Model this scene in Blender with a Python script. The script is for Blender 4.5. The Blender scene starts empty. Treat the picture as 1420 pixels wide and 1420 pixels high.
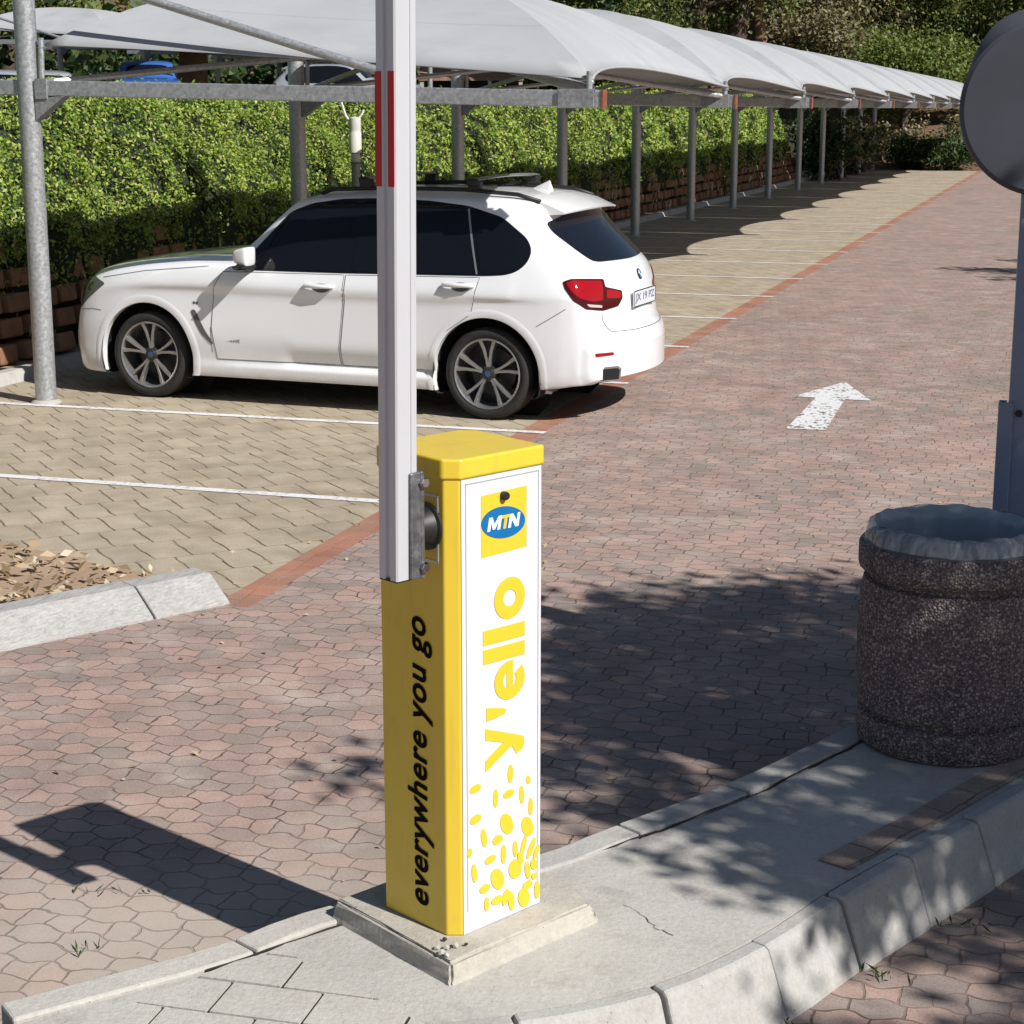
import bpy, bmesh, math, random
import numpy as np
from mathutils import Vector, Matrix
from mathutils.bvhtree import BVHTree
from mathutils.geometry import delaunay_2d_cdt
R = math.radians
random.seed(7); rng = np.random.default_rng(11)
SC = bpy.context.scene
COL = SC.collection

# ------------------------------------------------------------------ camera, sky, sun
cam_d = bpy.data.cameras.new("camera"); cam = bpy.data.objects.new("camera", cam_d); COL.objects.link(cam)
cam.location = (0, 0, 2.28); cam.rotation_euler = (R(90) - math.atan(560 / 2500), 0, R(17.34))
cam_d.lens = 2500 / 1420 * 36; cam_d.sensor_width = 36; cam_d.clip_start = .05; cam_d.clip_end = 2000
SC.camera = cam
SUN_EL = R(40.5); SUN_AZ = R(-24)                     # azimuth of the direction TO the sun, from +X
w = bpy.data.worlds.new("World"); SC.world = w; w.use_nodes = True
nt = w.node_tree; bg = nt.nodes["Background"]
sky = nt.nodes.new("ShaderNodeTexSky"); sky.sky_type = 'NISHITA'; sky.sun_disc = False
sky.sun_elevation = SUN_EL; sky.sun_rotation = R(90) - SUN_AZ
sky.dust_density = .6; sky.ozone_density = 1.6
nt.links.new(sky.outputs[0], bg.inputs[0]); bg.inputs[1].default_value = .05
sl = bpy.data.lights.new("sun", 'SUN'); sl.energy = 5.0; sl.angle = R(.5); sl.color = (1, .968, .92)
so = bpy.data.objects.new("sun", sl); COL.objects.link(so)
sd = Vector((math.cos(SUN_EL) * math.cos(SUN_AZ), math.cos(SUN_EL) * math.sin(SUN_AZ), math.sin(SUN_EL)))
so.rotation_euler = sd.to_track_quat('Z', 'Y').to_euler(); so.location = sd * 60
SC.view_settings.view_transform = 'Standard'; SC.view_settings.look = 'None'
SC.view_settings.exposure = .26; SC.view_settings.gamma = 1
SC.render.engine = 'CYCLES'
SC.cycles.max_bounces = 6; SC.cycles.transparent_max_bounces = 8

# ------------------------------------------------------------------ material helpers
class N:
    def __init__(s, name):
        s.m = bpy.data.materials.new(name); s.m.use_nodes = True
        s.t = s.m.node_tree; s.b = s.t.nodes["Principled BSDF"]; s.out = s.t.nodes["Material Output"]
    def n(s, typ, **k):
        x = s.t.nodes.new(typ)
        for a, v in k.items(): setattr(x, a, v)
        return x
    def set(s, sock, v):
        if isinstance(v, bpy.types.NodeSocket): s.t.links.new(v, sock)
        elif isinstance(v, (tuple, list)) and len(v) == 3 and sock.type == 'RGBA': sock.default_value = (*v, 1)
        else: sock.default_value = v
    def math(s, op, a, b=0., c=0.):
        x = s.n("ShaderNodeMath", operation=op); s.set(x.inputs[0], a); s.set(x.inputs[1], b); s.set(x.inputs[2], c); return x.outputs[0]
    def mix(s, f, a, b, mode='MIX'):
        x = s.n("ShaderNodeMix", data_type='RGBA', blend_type=mode); s.set(x.inputs[0], f); s.set(x.inputs[6], a); s.set(x.inputs[7], b); return x.outputs[2]
    def pos(s): return s.n("ShaderNodeNewGeometry").outputs["Position"]
    def obj(s): return s.n("ShaderNodeTexCoord").outputs["Object"]
    def rnd(s): return s.n("ShaderNodeNewGeometry").outputs["Random Per Island"]
    def sep(s, v):
        x = s.n("ShaderNodeSeparateXYZ"); s.set(x.inputs[0], v); return x.outputs
    def comb(s, x, y, z=0.):
        c = s.n("ShaderNodeCombineXYZ"); s.set(c.inputs[0], x); s.set(c.inputs[1], y); s.set(c.inputs[2], z); return c.outputs[0]
    def mapping(s, v, sc=(1, 1, 1), rot=(0, 0, 0), loc=(0, 0, 0)):
        x = s.n("ShaderNodeMapping"); s.set(x.inputs[0], v); x.inputs[1].default_value = loc; x.inputs[2].default_value = rot; x.inputs[3].default_value = sc; return x.outputs[0]
    def noise(s, v, scale, det=4, rough=.55, dist=0):
        x = s.n("ShaderNodeTexNoise"); s.set(x.inputs["Vector"], v); x.inputs["Scale"].default_value = scale; x.inputs["Detail"].default_value = det
        x.inputs["Roughness"].default_value = rough; x.inputs["Distortion"].default_value = dist; return x.outputs[0]
    def vor(s, v, scale, feat='F1', out=0):
        x = s.n("ShaderNodeTexVoronoi", feature=feat); s.set(x.inputs["Vector"], v); x.inputs["Scale"].default_value = scale; return x.outputs[out]
    def ramp(s, f, stops):
        x = s.n("ShaderNodeValToRGB"); s.set(x.inputs[0], f); e = x.color_ramp.elements
        while len(e) < len(stops): e.new(.5)
        for k, (p, c) in enumerate(stops): e[k].position = p; e[k].color = (*c, 1) if len(c) == 3 else c
        return x.outputs[0]
    def rng(s, f, a, b, c=0., d=1.):
        x = s.n("ShaderNodeMapRange"); s.set(x.inputs[0], f)
        for k, v in enumerate((a, b, c, d)): x.inputs[k + 1].default_value = v
        return x.outputs[0]
    def bump(s, h, dist=.01, st=1., nrm=None):
        x = s.n("ShaderNodeBump"); s.set(x.inputs["Height"], h); x.inputs["Distance"].default_value = dist; x.inputs["Strength"].default_value = st
        if nrm is not None: s.set(x.inputs["Normal"], nrm)
        s.t.links.new(x.outputs[0], s.b.inputs["Normal"]); return x.outputs[0]
    def p(s, **k):
        names = dict(col="Base Color", rough="Roughness", metal="Metallic", spec="Specular IOR Level", coat="Coat Weight", coatr="Coat Roughness", trans="Transmission Weight", ior="IOR", alpha="Alpha", sheen="Sheen Weight")
        for a, v in k.items(): s.set(s.b.inputs[names[a]], v)
        return s
G = lambda v: (v, v, v)

def simple(name, col, rough=.5, metal=0., var=.12, scale=30., **k):
    m = N(name); nz = m.noise(m.pos(), scale, 3)
    m.p(col=m.mix(m.rng(nz, .3, .7), tuple(c * (1 - var) for c in col), tuple(min(1, c * (1 + var)) for c in col)), rough=rough, metal=metal, **k)
    return m.m

def paver(name, c1, c2, c3, joint, bw, bh, hexa=0., rot=0., mort=.006, jscale=1., wobs=.045, dust=None, squash=1.):
    m = N(name); P = m.pos()
    wob = m.noise(P, 5.0, 3); wob2 = m.noise(m.mapping(P, loc=(7, 3, 1)), 5.0, 3)
    q = m.sep(m.mapping(P, rot=(0, 0, rot)))
    x = m.math('ADD', q[0], m.math('MULTIPLY', m.math('SUBTRACT', wob, .5), wobs))
    y = m.math('ADD', q[1], m.math('MULTIPLY', m.math('SUBTRACT', wob2, .5), wobs))
    if hexa:
        cy = m.math('COSINE', m.math('MULTIPLY', y, math.pi / bh)); cx = m.math('COSINE', m.math('MULTIPLY', x, 2 * math.pi / bw))
        y = m.math('ADD', y, m.math('MULTIPLY', m.math('MULTIPLY', cy, cx), hexa))
    sx = m.math('MULTIPLY', x, 1 / jscale)
    br = m.n("ShaderNodeTexBrick"); m.set(br.inputs["Vector"], m.comb(sx, y))
    br.offset = .5; br.squash = squash; br.squash_frequency = 3; br.inputs["Scale"].default_value = 1; br.inputs["Brick Width"].default_value = bw / jscale; br.inputs["Row Height"].default_value = bh
    br.inputs["Mortar Size"].default_value = mort; br.inputs["Mortar Smooth"].default_value = .35; br.inputs["Bias"].default_value = 0
    m.set(br.inputs["Color1"], (0, 0, 0)); m.set(br.inputs["Color2"], (1, 1, 1)); m.set(br.inputs["Mortar"], (.5, .5, .5))
    rnd = m.rng(br.outputs[0], 0, 1); mort_f = br.outputs[1]
    big = m.noise(P, .55, 4, .6); med = m.noise(P, 2.3, 5, .65); fine = m.noise(P, 85, 4, .7)
    sel = m.math('ADD', m.math('MULTIPLY', rnd, .75), m.math('MULTIPLY', m.rng(big, .32, .68), .45)); tone = m.rng(m.noise(m.mapping(P, loc=(31, 7, 2)), 3.8, 3), .3, .7, .82, 1.14)
    col = m.mix(m.rng(sel, .2, .85), c1, c2)
    col = m.mix(m.rng(med, .52, .72), col, c3); col = m.mix(1., col, m.comb(tone, tone, tone), 'MULTIPLY')
    col = m.mix(m.rng(fine, .3, .75, 0, .55), col, m.mix(1., col, G(.55), 'MULTIPLY'))
    col = m.mix(m.rng(m.vor(P, 42), .05, .16, .35, 0), col, G(.42))
    stain = m.noise(m.mapping(P, sc=(.5, .16, 1)), 1.1, 5, .7)
    col = m.mix(m.rng(stain, .55, .75, 0, .38), col, m.mix(1., col, (.55, .5, .47), 'MULTIPLY'))
    sp = m.noise(P, 160, 2, .6); col = m.mix(m.rng(sp, .56, .72, 0, .55), col, m.mix(1., col, G(1.5), 'MULTIPLY')); col = m.mix(m.rng(sp, .44, .30, 0, .6), col, m.mix(1., col, G(.45), 'MULTIPLY'))
    jm = m.rng(m.noise(P, 4.5, 4, .65), .25, .55, .35, 1)
    if dust:
        d = m.n("ShaderNodeVectorMath", operation='DISTANCE'); m.set(d.inputs[0], P); d.inputs[1].default_value = (dust[0], dust[1], 0)
        dd = m.math('ADD', d.outputs['Value'], m.math('MULTIPLY', m.math('SUBTRACT', m.noise(P, 1.7, 5, .65), .5), 1.8)); df = m.rng(dd, dust[2], dust[2] * .15, 0, .7)
        col = m.mix(df, col, (.46, .41, .345)); jm = m.math('MULTIPLY', jm, m.math('SUBTRACT', 1., m.math('MULTIPLY', df, .7)))
    jcol = m.mix(m.rng(m.noise(P, 6, 4), .4, .65), joint, tuple(c * 2.6 for c in joint))
    col = m.mix(m.math('MULTIPLY', mort_f, jm), col, jcol)
    m.p(col=col, rough=.85, spec=.25)
    h = m.math('ADD', m.math('MULTIPLY', mort_f, -1.), m.math('ADD', m.math('MULTIPLY', fine, .22), m.math('MULTIPLY', rnd, .35)))
    m.bump(h, .006, .9)
    return m.m

def concrete(name, c1, c2, dirt, grain=60, stain=.55, streak=False):
    m = N(name); P = m.pos()
    a = m.noise(P, 2.6, 6, .65); b = m.noise(P, grain, 5, .7); c = m.noise(m.mapping(P, loc=(3, 1, 5)), 7, 6, .7)
    col = m.mix(m.rng(a, .3, .7), c1, c2)
    if streak:
        s_ = m.noise(m.mapping(P, sc=(5, 1.0, 14), rot=(0, 0, R(-24))), 9, 6, .7, .3); col = m.mix(m.rng(s_, .42, .66, 0, .55), col, tuple(x * .5 for x in c1))
    col = m.mix(m.rng(c, .5, .72, 0, stain), col, dirt)
    col = m.mix(m.rng(b, .35, .75, 0, .5), col, m.mix(1., col, G(.6), 'MULTIPLY'))
    pit = m.vor(P, 34); col = m.mix(m.rng(pit, .03, .09, .7, 0), col, G(.06))
    m.p(col=col, rough=.9, spec=.2); m.bump(m.math('ADD', m.math('MULTIPLY', b, .6), m.math('MULTIPLY', c, 1.)), .006, .8)
    return m.m

def leafmat(name, stops, trans=.35, rough=.5):
    m = N(name); col = m.ramp(m.rnd(), stops)
    nz = m.noise(m.pos(), .9, 3); col = m.mix(m.rng(nz, .35, .65, 0, .5), col, m.mix(1., col, (.62, .7, .6), 'MULTIPLY'))
    m.p(col=col, rough=rough, spec=.35)
    tr = m.n("ShaderNodeBsdfTranslucent"); m.set(tr.inputs[0], m.mix(1., col, (1.25, 1.3, .7), 'MULTIPLY'))
    mx = m.n("ShaderNodeMixShader"); mx.inputs[0].default_value = trans
    m.t.links.new(m.b.outputs[0], mx.inputs[1]); m.t.links.new(tr.outputs[0], mx.inputs[2]); m.t.links.new(mx.outputs[0], m.out.inputs[0])
    return m.m

def galv(name, base=.42, rough=.42, metal=.55, tint=(.97, 1, 1.03)):
    m = N(name); P = m.pos(); a = m.noise(P, 38, 3, .7); v = m.vor(P, 55, out=1); b = m.noise(P, 5, 5, .6)
    g = m.mix(m.rng(a, .3, .7), tuple(base * .72 * t for t in tint), tuple(base * 1.2 * t for t in tint))
    g = m.mix(.16, g, m.comb(m.sep(v)[0], m.sep(v)[0], m.sep(v)[0]), 'SOFT_LIGHT'); g = m.mix(m.rng(b, .6, .78, 0, .25), g, (.30, .28, .26))
    m.p(col=g, rough=m.rng(a, .3, .7, rough - .1, rough + .15), metal=metal); m.bump(a, .0015, .4)
    return m.m

M = {}
M['road'] = paver('road paver', (.305, .252, .225), (.430, .298, .250), (.45, .375, .325), (.105, .080, .066), .150, .092, hexa=.014, mort=.0042, wobs=.080, dust=(-2.25, 4.05, 1.25), squash=.62)
M['bay'] = paver('bay paver', (.415, .35, .262), (.46, .388, .288), (.385, .305, .222), (.10, .075, .05), .205, .37, rot=R(-45), mort=.0030, jscale=2.2)
M['band'] = paver('red header paver', (.37, .175, .12), (.42, .205, .14), (.36, .25, .19), (.24, .11, .07), .2, .1, rot=R(90), mort=.003)
M['conc'] = concrete('island concrete', (.455, .435, .40), (.53, .51, .47), (.33, .30, .26))
M['slab'] = concrete('slab concrete', (.475, .45, .41), (.55, .525, .48), (.37, .335, .29), 70, .4)
M['kerb'] = concrete('kerb concrete', (0.41, 0.397, 0.384), (0.512, 0.493, 0.461), (0.333, 0.294, 0.256), 80, .5)
M['kerbold'] = concrete('weathered kerb', (.40, .39, .38), (.50, .485, .46), (.30, .28, .26), 90, .3, True)
M['plinth'] = concrete('plinth concrete', (.44, .41, .36), (.53, .495, .435), (.33, .28, .22), 60, .6)
M['joint'] = simple('joint soil', (.035, .026, .02), .95, var=.4)
M['inlay'] = paver('brown paver strip', (.36, .275, .225), (.42, .32, .26), (.34, .28, .235), (.10, .08, .065), .20, .104, rot=R(-65), mort=.004)
M['soil'] = concrete('red soil', (.36, .25, .17), (.44, .32, .22), (.28, .20, .14), 40, .5)
M['ground'] = concrete('dry ground', (.16, .11, .07), (.20, .14, .09), (.09, .08, .05), 20, .6)
M['hill'] = concrete('wooded hill soil', (.025, .028, .014), (.04, .042, .02), (.05, .04, .025), 6, .6)
M['galv'] = galv('galvanised steel', .44); M['galvd'] = galv('dull galvanised steel', .30, .55, .35)
M['rust'] = simple('rusty primer', (.22, .07, .035), .8, var=.35)

def line_paint():
    m = N('worn white paint'); P = m.pos(); a = m.noise(P, 24, 5, .75); b = m.noise(P, 3, 4)
    wear = m.rng(m.math('ADD', a, m.math('MULTIPLY', m.math('SUBTRACT', b, .5), .5)), .52, .68)
    m.p(col=m.mix(wear, G(.70), (.36, .30, .24)), rough=.8); m.bump(a, .002, .5); return m.m
M['line'] = line_paint()
def arrow_paint():
    m = N('speckled arrow paint'); P = m.pos(); a = m.noise(m.mapping(P, sc=(1, .55, 1)), 26, 4, .7); b = m.noise(P, 5, 3)
    f = m.rng(m.math('ADD', a, m.math('MULTIPLY', m.math('SUBTRACT', b, .5), .5)), .54, .60)
    m.p(col=m.mix(f, G(.66), (.17, .13, .11)), rough=.8); return m.m
M['arrow'] = arrow_paint()

def cloth():
    m = N('grey shade cloth'); P = m.pos(); a = m.noise(P, 1.2, 4); wv = m.noise(m.mapping(P, sc=(1, 1, 3)), 260, 2)
    col = m.mix(m.rng(a, .3, .7), (.455, .47, .495), (.515, .53, .55)); col = m.mix(m.rng(wv, .3, .7, 0, .25), col, G(.4))
    yy_ = m.math('ABSOLUTE', m.math('SUBTRACT', m.math('FRACT', m.math('MULTIPLY', m.sep(P)[1], 1.19)), .5)); col = m.mix(m.rng(yy_, .012, .004, 0, .35), col, m.mix(1., col, G(.55), 'MULTIPLY')); dirt_ = m.noise(m.mapping(P, sc=(1, 2.2, 1)), 1.6, 6, .7); col = m.mix(m.rng(dirt_, .52, .75, 0, .35), col, (.33, .32, .30))
    m.p(col=col, rough=.8, spec=.15); m.bump(m.math('ADD', m.noise(P, .8, 2), m.math('MULTIPLY', wv, .02)), .05, .5)
    tr = m.n("ShaderNodeBsdfTranslucent"); m.set(tr.inputs[0], (.42, .42, .41)); mx = m.n("ShaderNodeMixShader"); mx.inputs[0].default_value = .22
    m.t.links.new(m.b.outputs[0], mx.inputs[1]); m.t.links.new(tr.outputs[0], mx.inputs[2]); m.t.links.new(mx.outputs[0], m.out.inputs[0]); return m.m
M['cloth'] = cloth()
def painted(name, col, rough=.35, dirtc=(.25, .2, .12), dirt=.25, coat=.3):
    m = N(name); P = m.pos(); a = m.noise(P, 6, 6, .7); b = m.noise(m.mapping(P, sc=(6, 6, .7)), 5, 4)
    c = m.mix(m.rng(a, .55, .8, 0, dirt), col, dirtc); c = m.mix(m.rng(b, .55, .75, 0, dirt * .6), c, dirtc)
    m.p(col=c, rough=m.rng(a, .3, .7, rough * .8, rough * 1.25), coat=coat, coatr=.15); m.bump(m.noise(P, 3, 2), .004, .15); return m.m
M['yellow'] = painted('yellow enamel', (.72, .515, .04), .42, (.42, .28, .07), .38)
M['sticker'] = painted('white vinyl sticker', (.66, .66, .70), .35, (.45, .42, .38), .26)
M['ylet'] = painted('yellow print', (.74, .50, .03), .45, (.6, .4, .05), .1, .1)
M['blklet'] = simple('dark print', (.006, .004, .003), .85, spec=.1)
M['blue'] = simple('blue print', (.0, .135, .36), .45, var=.05)
M['wlet'] = simple('white print', G(.85), .5, var=.03)
M['grvline'] = simple('door gap', (.33, .33, .36), .7)
M['alu'] = painted('anodised aluminium', (.62, .63, .67), .38, (.45, .44, .45), .12, 0); M['alu'].node_tree.nodes["Principled BSDF"].inputs["Metallic"].default_value = .30
M['alud'] = painted('aluminium groove', (.40, .41, .46), .45, (.3, .3, .33), .1, 0)
M['red'] = simple('red reflective tape', (.52, .014, .018), .4, var=.1, scale=90)
M['steel'] = galv('dark zinc plate', .20, .45, .7); M['black'] = simple('black plastic', G(.014), .5, var=.2)
M['poleblue'] = painted('slate blue post', (.17, .225, .34), .32, (.2, .24, .32), .25, .4); M['disc'] = simple('charcoal moulded plastic', (.062, .067, .085), .55, var=.10, scale=5)  # slate blue base colour for the post, charcoal for the disc

def carpaint(name, col, dirt=.12):
    m = N(name); P = m.obj(); z = m.sep(P)[2]
    low = m.rng(z, .15, .6, 1, 0); a = m.noise(P, 5, 5, .7)
    c = m.mix(m.math('MULTIPLY', low, m.rng(a, .25, .7, 0, dirt * 3)), col, (.40, .32, .25))
    m.p(col=c, rough=.28, coat=.8, coatr=.05, spec=.5); return m.m
M['badgeblue'] = simple('badge blue', (.035, .075, .17), .35)
M['white'] = carpaint('white car paint', (.80, .81, .83)); M['bluepaint'] = carpaint('blue car paint', (.04, .13, .42)); M['silver'] = carpaint('silver car paint', (.30, .32, .35))
def glass(name, c=(.006, .007, .010)):
    m = N(name); m.p(col=c, rough=.04, spec=.38); return m.m
M['glass'] = glass('tinted glass'); M['glassb'] = glass('tinted rear glass', (.008, .010, .016))
M['tyre'] = simple('tyre rubber', (.020, .019, .018), .75, var=.3, scale=60); M['rim'] = simple('alloy rim', (.36, .355, .35), .30, .75, .1, 40)
M['rimd'] = simple('dark alloy', (.045, .045, .048), .4, .5, .2); M['well'] = simple('wheel well', G(.006), .9)
M['chrome'] = simple('chrome', G(.6), .12, 1, .03); M['satin'] = simple('satin bar', G(.42), .35, .7, .06)
M['lampred'] = glass('red lamp lens', (.30, .004, .008)); M['lampdk'] = glass('dark red lamp lens', (.055, .003, .005)); M['lampclr'] = glass('clear lamp lens', (.10, .105, .10)); M['lampw'] = glass('pale lamp lens', (.5, .42, .42))
M['seam'] = simple('panel gap', G(.11), .8); M['underb'] = simple('underbody', G(.008), .9)
M['plate'] = simple('plate', (.62, .64, .68), .4, var=.03); M['pltx'] = simple('plate text', (.12, .14, .2), .5)
M['shadowp'] = simple('grey trim and recess shade', G(.10), .5)

def aggregate():
    m = N('exposed aggregate'); P = m.obj(); d = m.vor(P, 118); c = m.vor(P, 118, out=1); cs = m.sep(c)
    peb = m.ramp(cs[0], [(0, (.15, .118, .125)), (.5, (.25, .20, .20)), (.8, (.38, .31, .29)), (1, (.58, .51, .47))])
    col = m.mix(m.rng(d, .42, .72), peb, (.11, .09, .093)); big = m.noise(P, 3, 4); col = m.mix(m.rng(big, .35, .65, 0, .5), col, m.mix(1., col, G(.5), 'MULTIPLY'))
    m.p(col=col, rough=.8, spec=.3); m.bump(m.math('SUBTRACT', 1., d), .008, 1.); return m.m
M['agg'] = aggregate()
def bagmat():
    m = N('bin bag'); P = m.obj(); a = m.noise(m.mapping(P, sc=(1, 1, .4)), 26, 4, .6, .8)
    m.p(col=(.52, .54, .57), rough=.15, spec=.6, coat=.4); m.bump(a, .012, .9)
    tr = m.n("ShaderNodeBsdfTransparent"); tr.inputs[0].default_value = (.72, .8, .95, 1); mx = m.n("ShaderNodeMixShader"); m.set(mx.inputs[0], m.rng(a, .35, .65, .35, .78))
    m.t.links.new(m.b.outputs[0], mx.inputs[1]); m.t.links.new(tr.outputs[0], mx.inputs[2]); m.t.links.new(mx.outputs[0], m.out.inputs[0]); return m.m
M['bag'] = bagmat(); M['bagin'] = painted('bag inside', (.30, .33, .37), .3, (.2, .25, .35), .3)
M['bark'] = concrete('bark', (.075, .052, .038), (.11, .08, .058), (.035, .026, .02), 30, .6)
M['barklit'] = concrete('sunlit bark', (.20, .12, .07), (.28, .17, .10), (.07, .045, .03), 18, .6)  # lighter copy of the bark, sunlight on the trunks put into its colour
M['ivy'] = leafmat('hedge leaves', [(0, (.045, .10, .014)), (.3, (.145, .235, .030)), (.65, (.285, .38, .056)), (.92, (.45, .50, .12)), (1, (.42, .32, .15))], .22)
M['ivyd'] = leafmat('dark hedge leaves', [(0, (.018, .040, .010)), (.6, (.04, .075, .018)), (1, (.08, .10, .03))], .2)
M['dry'] = leafmat('dry leaves', [(0, (.24, .16, .10)), (.4, (.46, .33, .21)), (.8, (.62, .50, .36)), (1, (.72, .64, .52))], .15, .8)
M['tree1'] = leafmat('olive foliage', [(0, (.045, .065, .018)), (.5, (.105, .135, .035)), (.85, (.19, .21, .055)), (1, (.26, .2, .09))], .3)
M['tree2'] = leafmat('bright foliage', [(0, (.055, .09, .016)), (.5, (.135, .185, .035)), (.9, (.24, .27, .07)), (1, (.3, .25, .1))], .3)
M['tree3'] = leafmat('brown twiggy foliage', [(0, (.09, .08, .04)), (.5, (.20, .165, .09)), (.85, (.33, .27, .16)), (1, (.17, .2, .07))], .2)
M['block'] = concrete('terracotta block', (.26, .135, .08), (.36, .20, .12), (.12, .075, .05), 30, .6)
M['lampwht'] = painted('cream lamp housing', (.62, .60, .54), .5, (.3, .27, .2), .4, 0)
M['roofbr'] = simple('brown roof tiles', (.26, .15, .10), .9, var=.3, scale=6); M['wallw'] = simple('pale wall', (.42, .40, .36), .9, var=.15, scale=3)

# ------------------------------------------------------------------ mesh helpers
def link(name, me, parent=None):
    o = bpy.data.objects.new(name, me); COL.objects.link(o)
    if parent is not None: o.parent = parent
    return o
def tag(o, label=None, cat=None, group=None, kind=None):
    for k, v in (('label', label), ('category', cat), ('group', group), ('kind', kind)):
        if v: o[k] = v
    return o
def thing(name, loc, label, cat, rz=0., group=None):
    o = link(name, None); o.location = loc; o.rotation_euler = (0, 0, rz); return tag(o, label, cat, group)
class MB:
    def __init__(s): s.v = []; s.f = []
    def add(s, vs, fs):
        k = len(s.v); s.v += [tuple(v) for v in vs]; s.f += [tuple(i + k for i in f) for f in fs]; return s
    def box(s, c, size, rot=None):
        x, y, z = (q / 2 for q in size); vs = [Vector((a * x, b * y, d * z)) for a in (-1, 1) for b in (-1, 1) for d in (-1, 1)]
        if rot is not None: vs = [rot @ v for v in vs]
        c = Vector(c); return s.add([v + c for v in vs], [(0, 1, 3, 2), (4, 6, 7, 5), (0, 4, 5, 1), (2, 3, 7, 6), (0, 2, 6, 4), (1, 5, 7, 3)])
    def bar(s, a, b, wd, h=None, up=(0, 0, 1)):
        a, b = Vector(a), Vector(b); h = h or wd; d = (b - a).normalized(); u = Vector(up)
        if abs(d.dot(u)) > .98: u = Vector((1, 0, 0))
        r = d.cross(u).normalized(); u = r.cross(d)
        vs = [p + r * (i * wd / 2) + u * (j * h / 2) for p in (a, b) for i, j in ((-1, -1), (1, -1), (1, 1), (-1, 1))]
        return s.add(vs, [(0, 1, 2, 3), (7, 6, 5, 4), (0, 4, 5, 1), (1, 5, 6, 2), (2, 6, 7, 3), (3, 7, 4, 0)])
    def tube(s, pts, r, n=10, cap=True):
        pts = [Vector(p) for p in pts]; rs = r if isinstance(r, (list, tuple)) else [r] * len(pts); rings = []
        pu = None
        for i, p in enumerate(pts):
            d = (pts[min(i + 1, len(pts) - 1)] - pts[max(i - 1, 0)]).normalized()
            u = pu if pu is not None else (Vector((0, 0, 1)) if abs(d.z) < .9 else Vector((1, 0, 0)))
            rr = d.cross(u).normalized(); u = rr.cross(d).normalized(); pu = u
            rings.append([p + (rr * math.cos(t) + u * math.sin(t)) * rs[i] for t in (2 * math.pi * k / n for k in range(n))])
        vs = [v for q in rings for v in q]; fs = [(i * n + k, i * n + (k + 1) % n, (i + 1) * n + (k + 1) % n, (i + 1) * n + k) for i in range(len(pts) - 1) for k in range(n)]
        if cap: fs += [tuple(range(n - 1, -1, -1)), tuple((len(pts) - 1) * n + k for k in range(n))]
        return s.add(vs, fs)
    def lathe(s, prof, c=(0, 0, 0), n=48, axis='z', cap=False):
        vs = []; c = Vector(c)
        for r, z in prof:
            for k in range(n):
                t = 2 * math.pi * k / n; a, b = r * math.cos(t), r * math.sin(t)
                vs.append(c + (Vector((a, b, z)) if axis == 'z' else Vector((a, z, b)) if axis == 'y' else Vector((z, a, b))))
        fs = [(i * n + k, i * n + (k + 1) % n, (i + 1) * n + (k + 1) % n, (i + 1) * n + k) for i in range(len(prof) - 1) for k in range(n)]
        if cap: fs += [tuple(range(n - 1, -1, -1)), tuple((len(prof) - 1) * n + k for k in range(n))]
        return s.add(vs, fs)
    def prism(s, poly, z0, z1):
        n = len(poly); vs = [(x, y, z0) for x, y in poly] + [(x, y, z1) for x, y in poly]
        return s.add(vs, [tuple(range(n - 1, -1, -1)), tuple(range(n, 2 * n))] + [(i, (i + 1) % n, n + (i + 1) % n, n + i) for i in range(n)])
    def build(s, name, mat, parent=None, smooth=False, bevel=0., auto=None, seg=2):
        me = bpy.data.meshes.new(name); me.from_pydata(s.v, [], s.f); me.materials.append(mat)
        bm = bmesh.new(); bm.from_mesh(me); bmesh.ops.recalc_face_normals(bm, faces=bm.faces); bm.to_mesh(me); bm.free()
        if smooth: me.shade_smooth() if hasattr(me, 'shade_smooth') else [setattr(p, 'use_smooth', True) for p in me.polygons]
        o = link(name, me, parent)
        if smooth and auto:
            try: me.set_sharp_from_angle(angle=R(auto))
            except Exception: pass
        if bevel:
            b = o.modifiers.new('bevel', 'BEVEL'); b.width = bevel; b.segments = seg; b.limit_method = 'ANGLE'; b.angle_limit = R(35)
        return o
def sheet(name, poly, z, mat, parent=None):
    return MB().add([(x, y, z) for x, y in poly], [tuple(range(len(poly)))]).build(name, mat, parent)
def quads(name, P, U, V, mat, parent=None, bend=.25, tri=False):
    """many small leaves: centre P, half axes U, V (n,3 arrays); pointed, folded leaf of 4 verts"""
    n = len(P); Nn = np.cross(U, V); Nn /= np.linalg.norm(Nn, axis=1, keepdims=True) + 1e-9; h = np.linalg.norm(V, axis=1, keepdims=True) * bend
    vs = np.stack([P - U, P - V + Nn * h, P + U, P + V + Nn * h], 1).reshape(-1, 3)
    me = bpy.data.meshes.new(name); me.vertices.add(4 * n); me.vertices.foreach_set('co', vs.astype(np.float32).ravel())
    f = (np.arange(n)[:, None] * 4 + np.array([0, 1, 2, 3])).ravel()
    me.loops.add(4 * n); me.loops.foreach_set('vertex_index', f.astype(np.int32)); me.polygons.add(n); me.polygons.foreach_set('loop_start', (np.arange(n) * 4).astype(np.int32))
    me.materials.append(mat); me.update(calc_edges=True); me.validate()
    return link(name, me, parent)
def rand_dirs(n, nrm=None, spread=1.):
    d = rng.normal(size=(n, 3))
    if nrm is not None: d = d * spread + np.asarray(nrm)
    return d / (np.linalg.norm(d, axis=1, keepdims=True) + 1e-9)
def leaf_axes(nd, size, asp=.55):
    a = rng.normal(size=nd.shape); u = np.cross(nd, a); u /= np.linalg.norm(u, axis=1, keepdims=True) + 1e-9; v = np.cross(nd, u)
    return u * size[:, None], v * (size * asp)[:, None]
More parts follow.
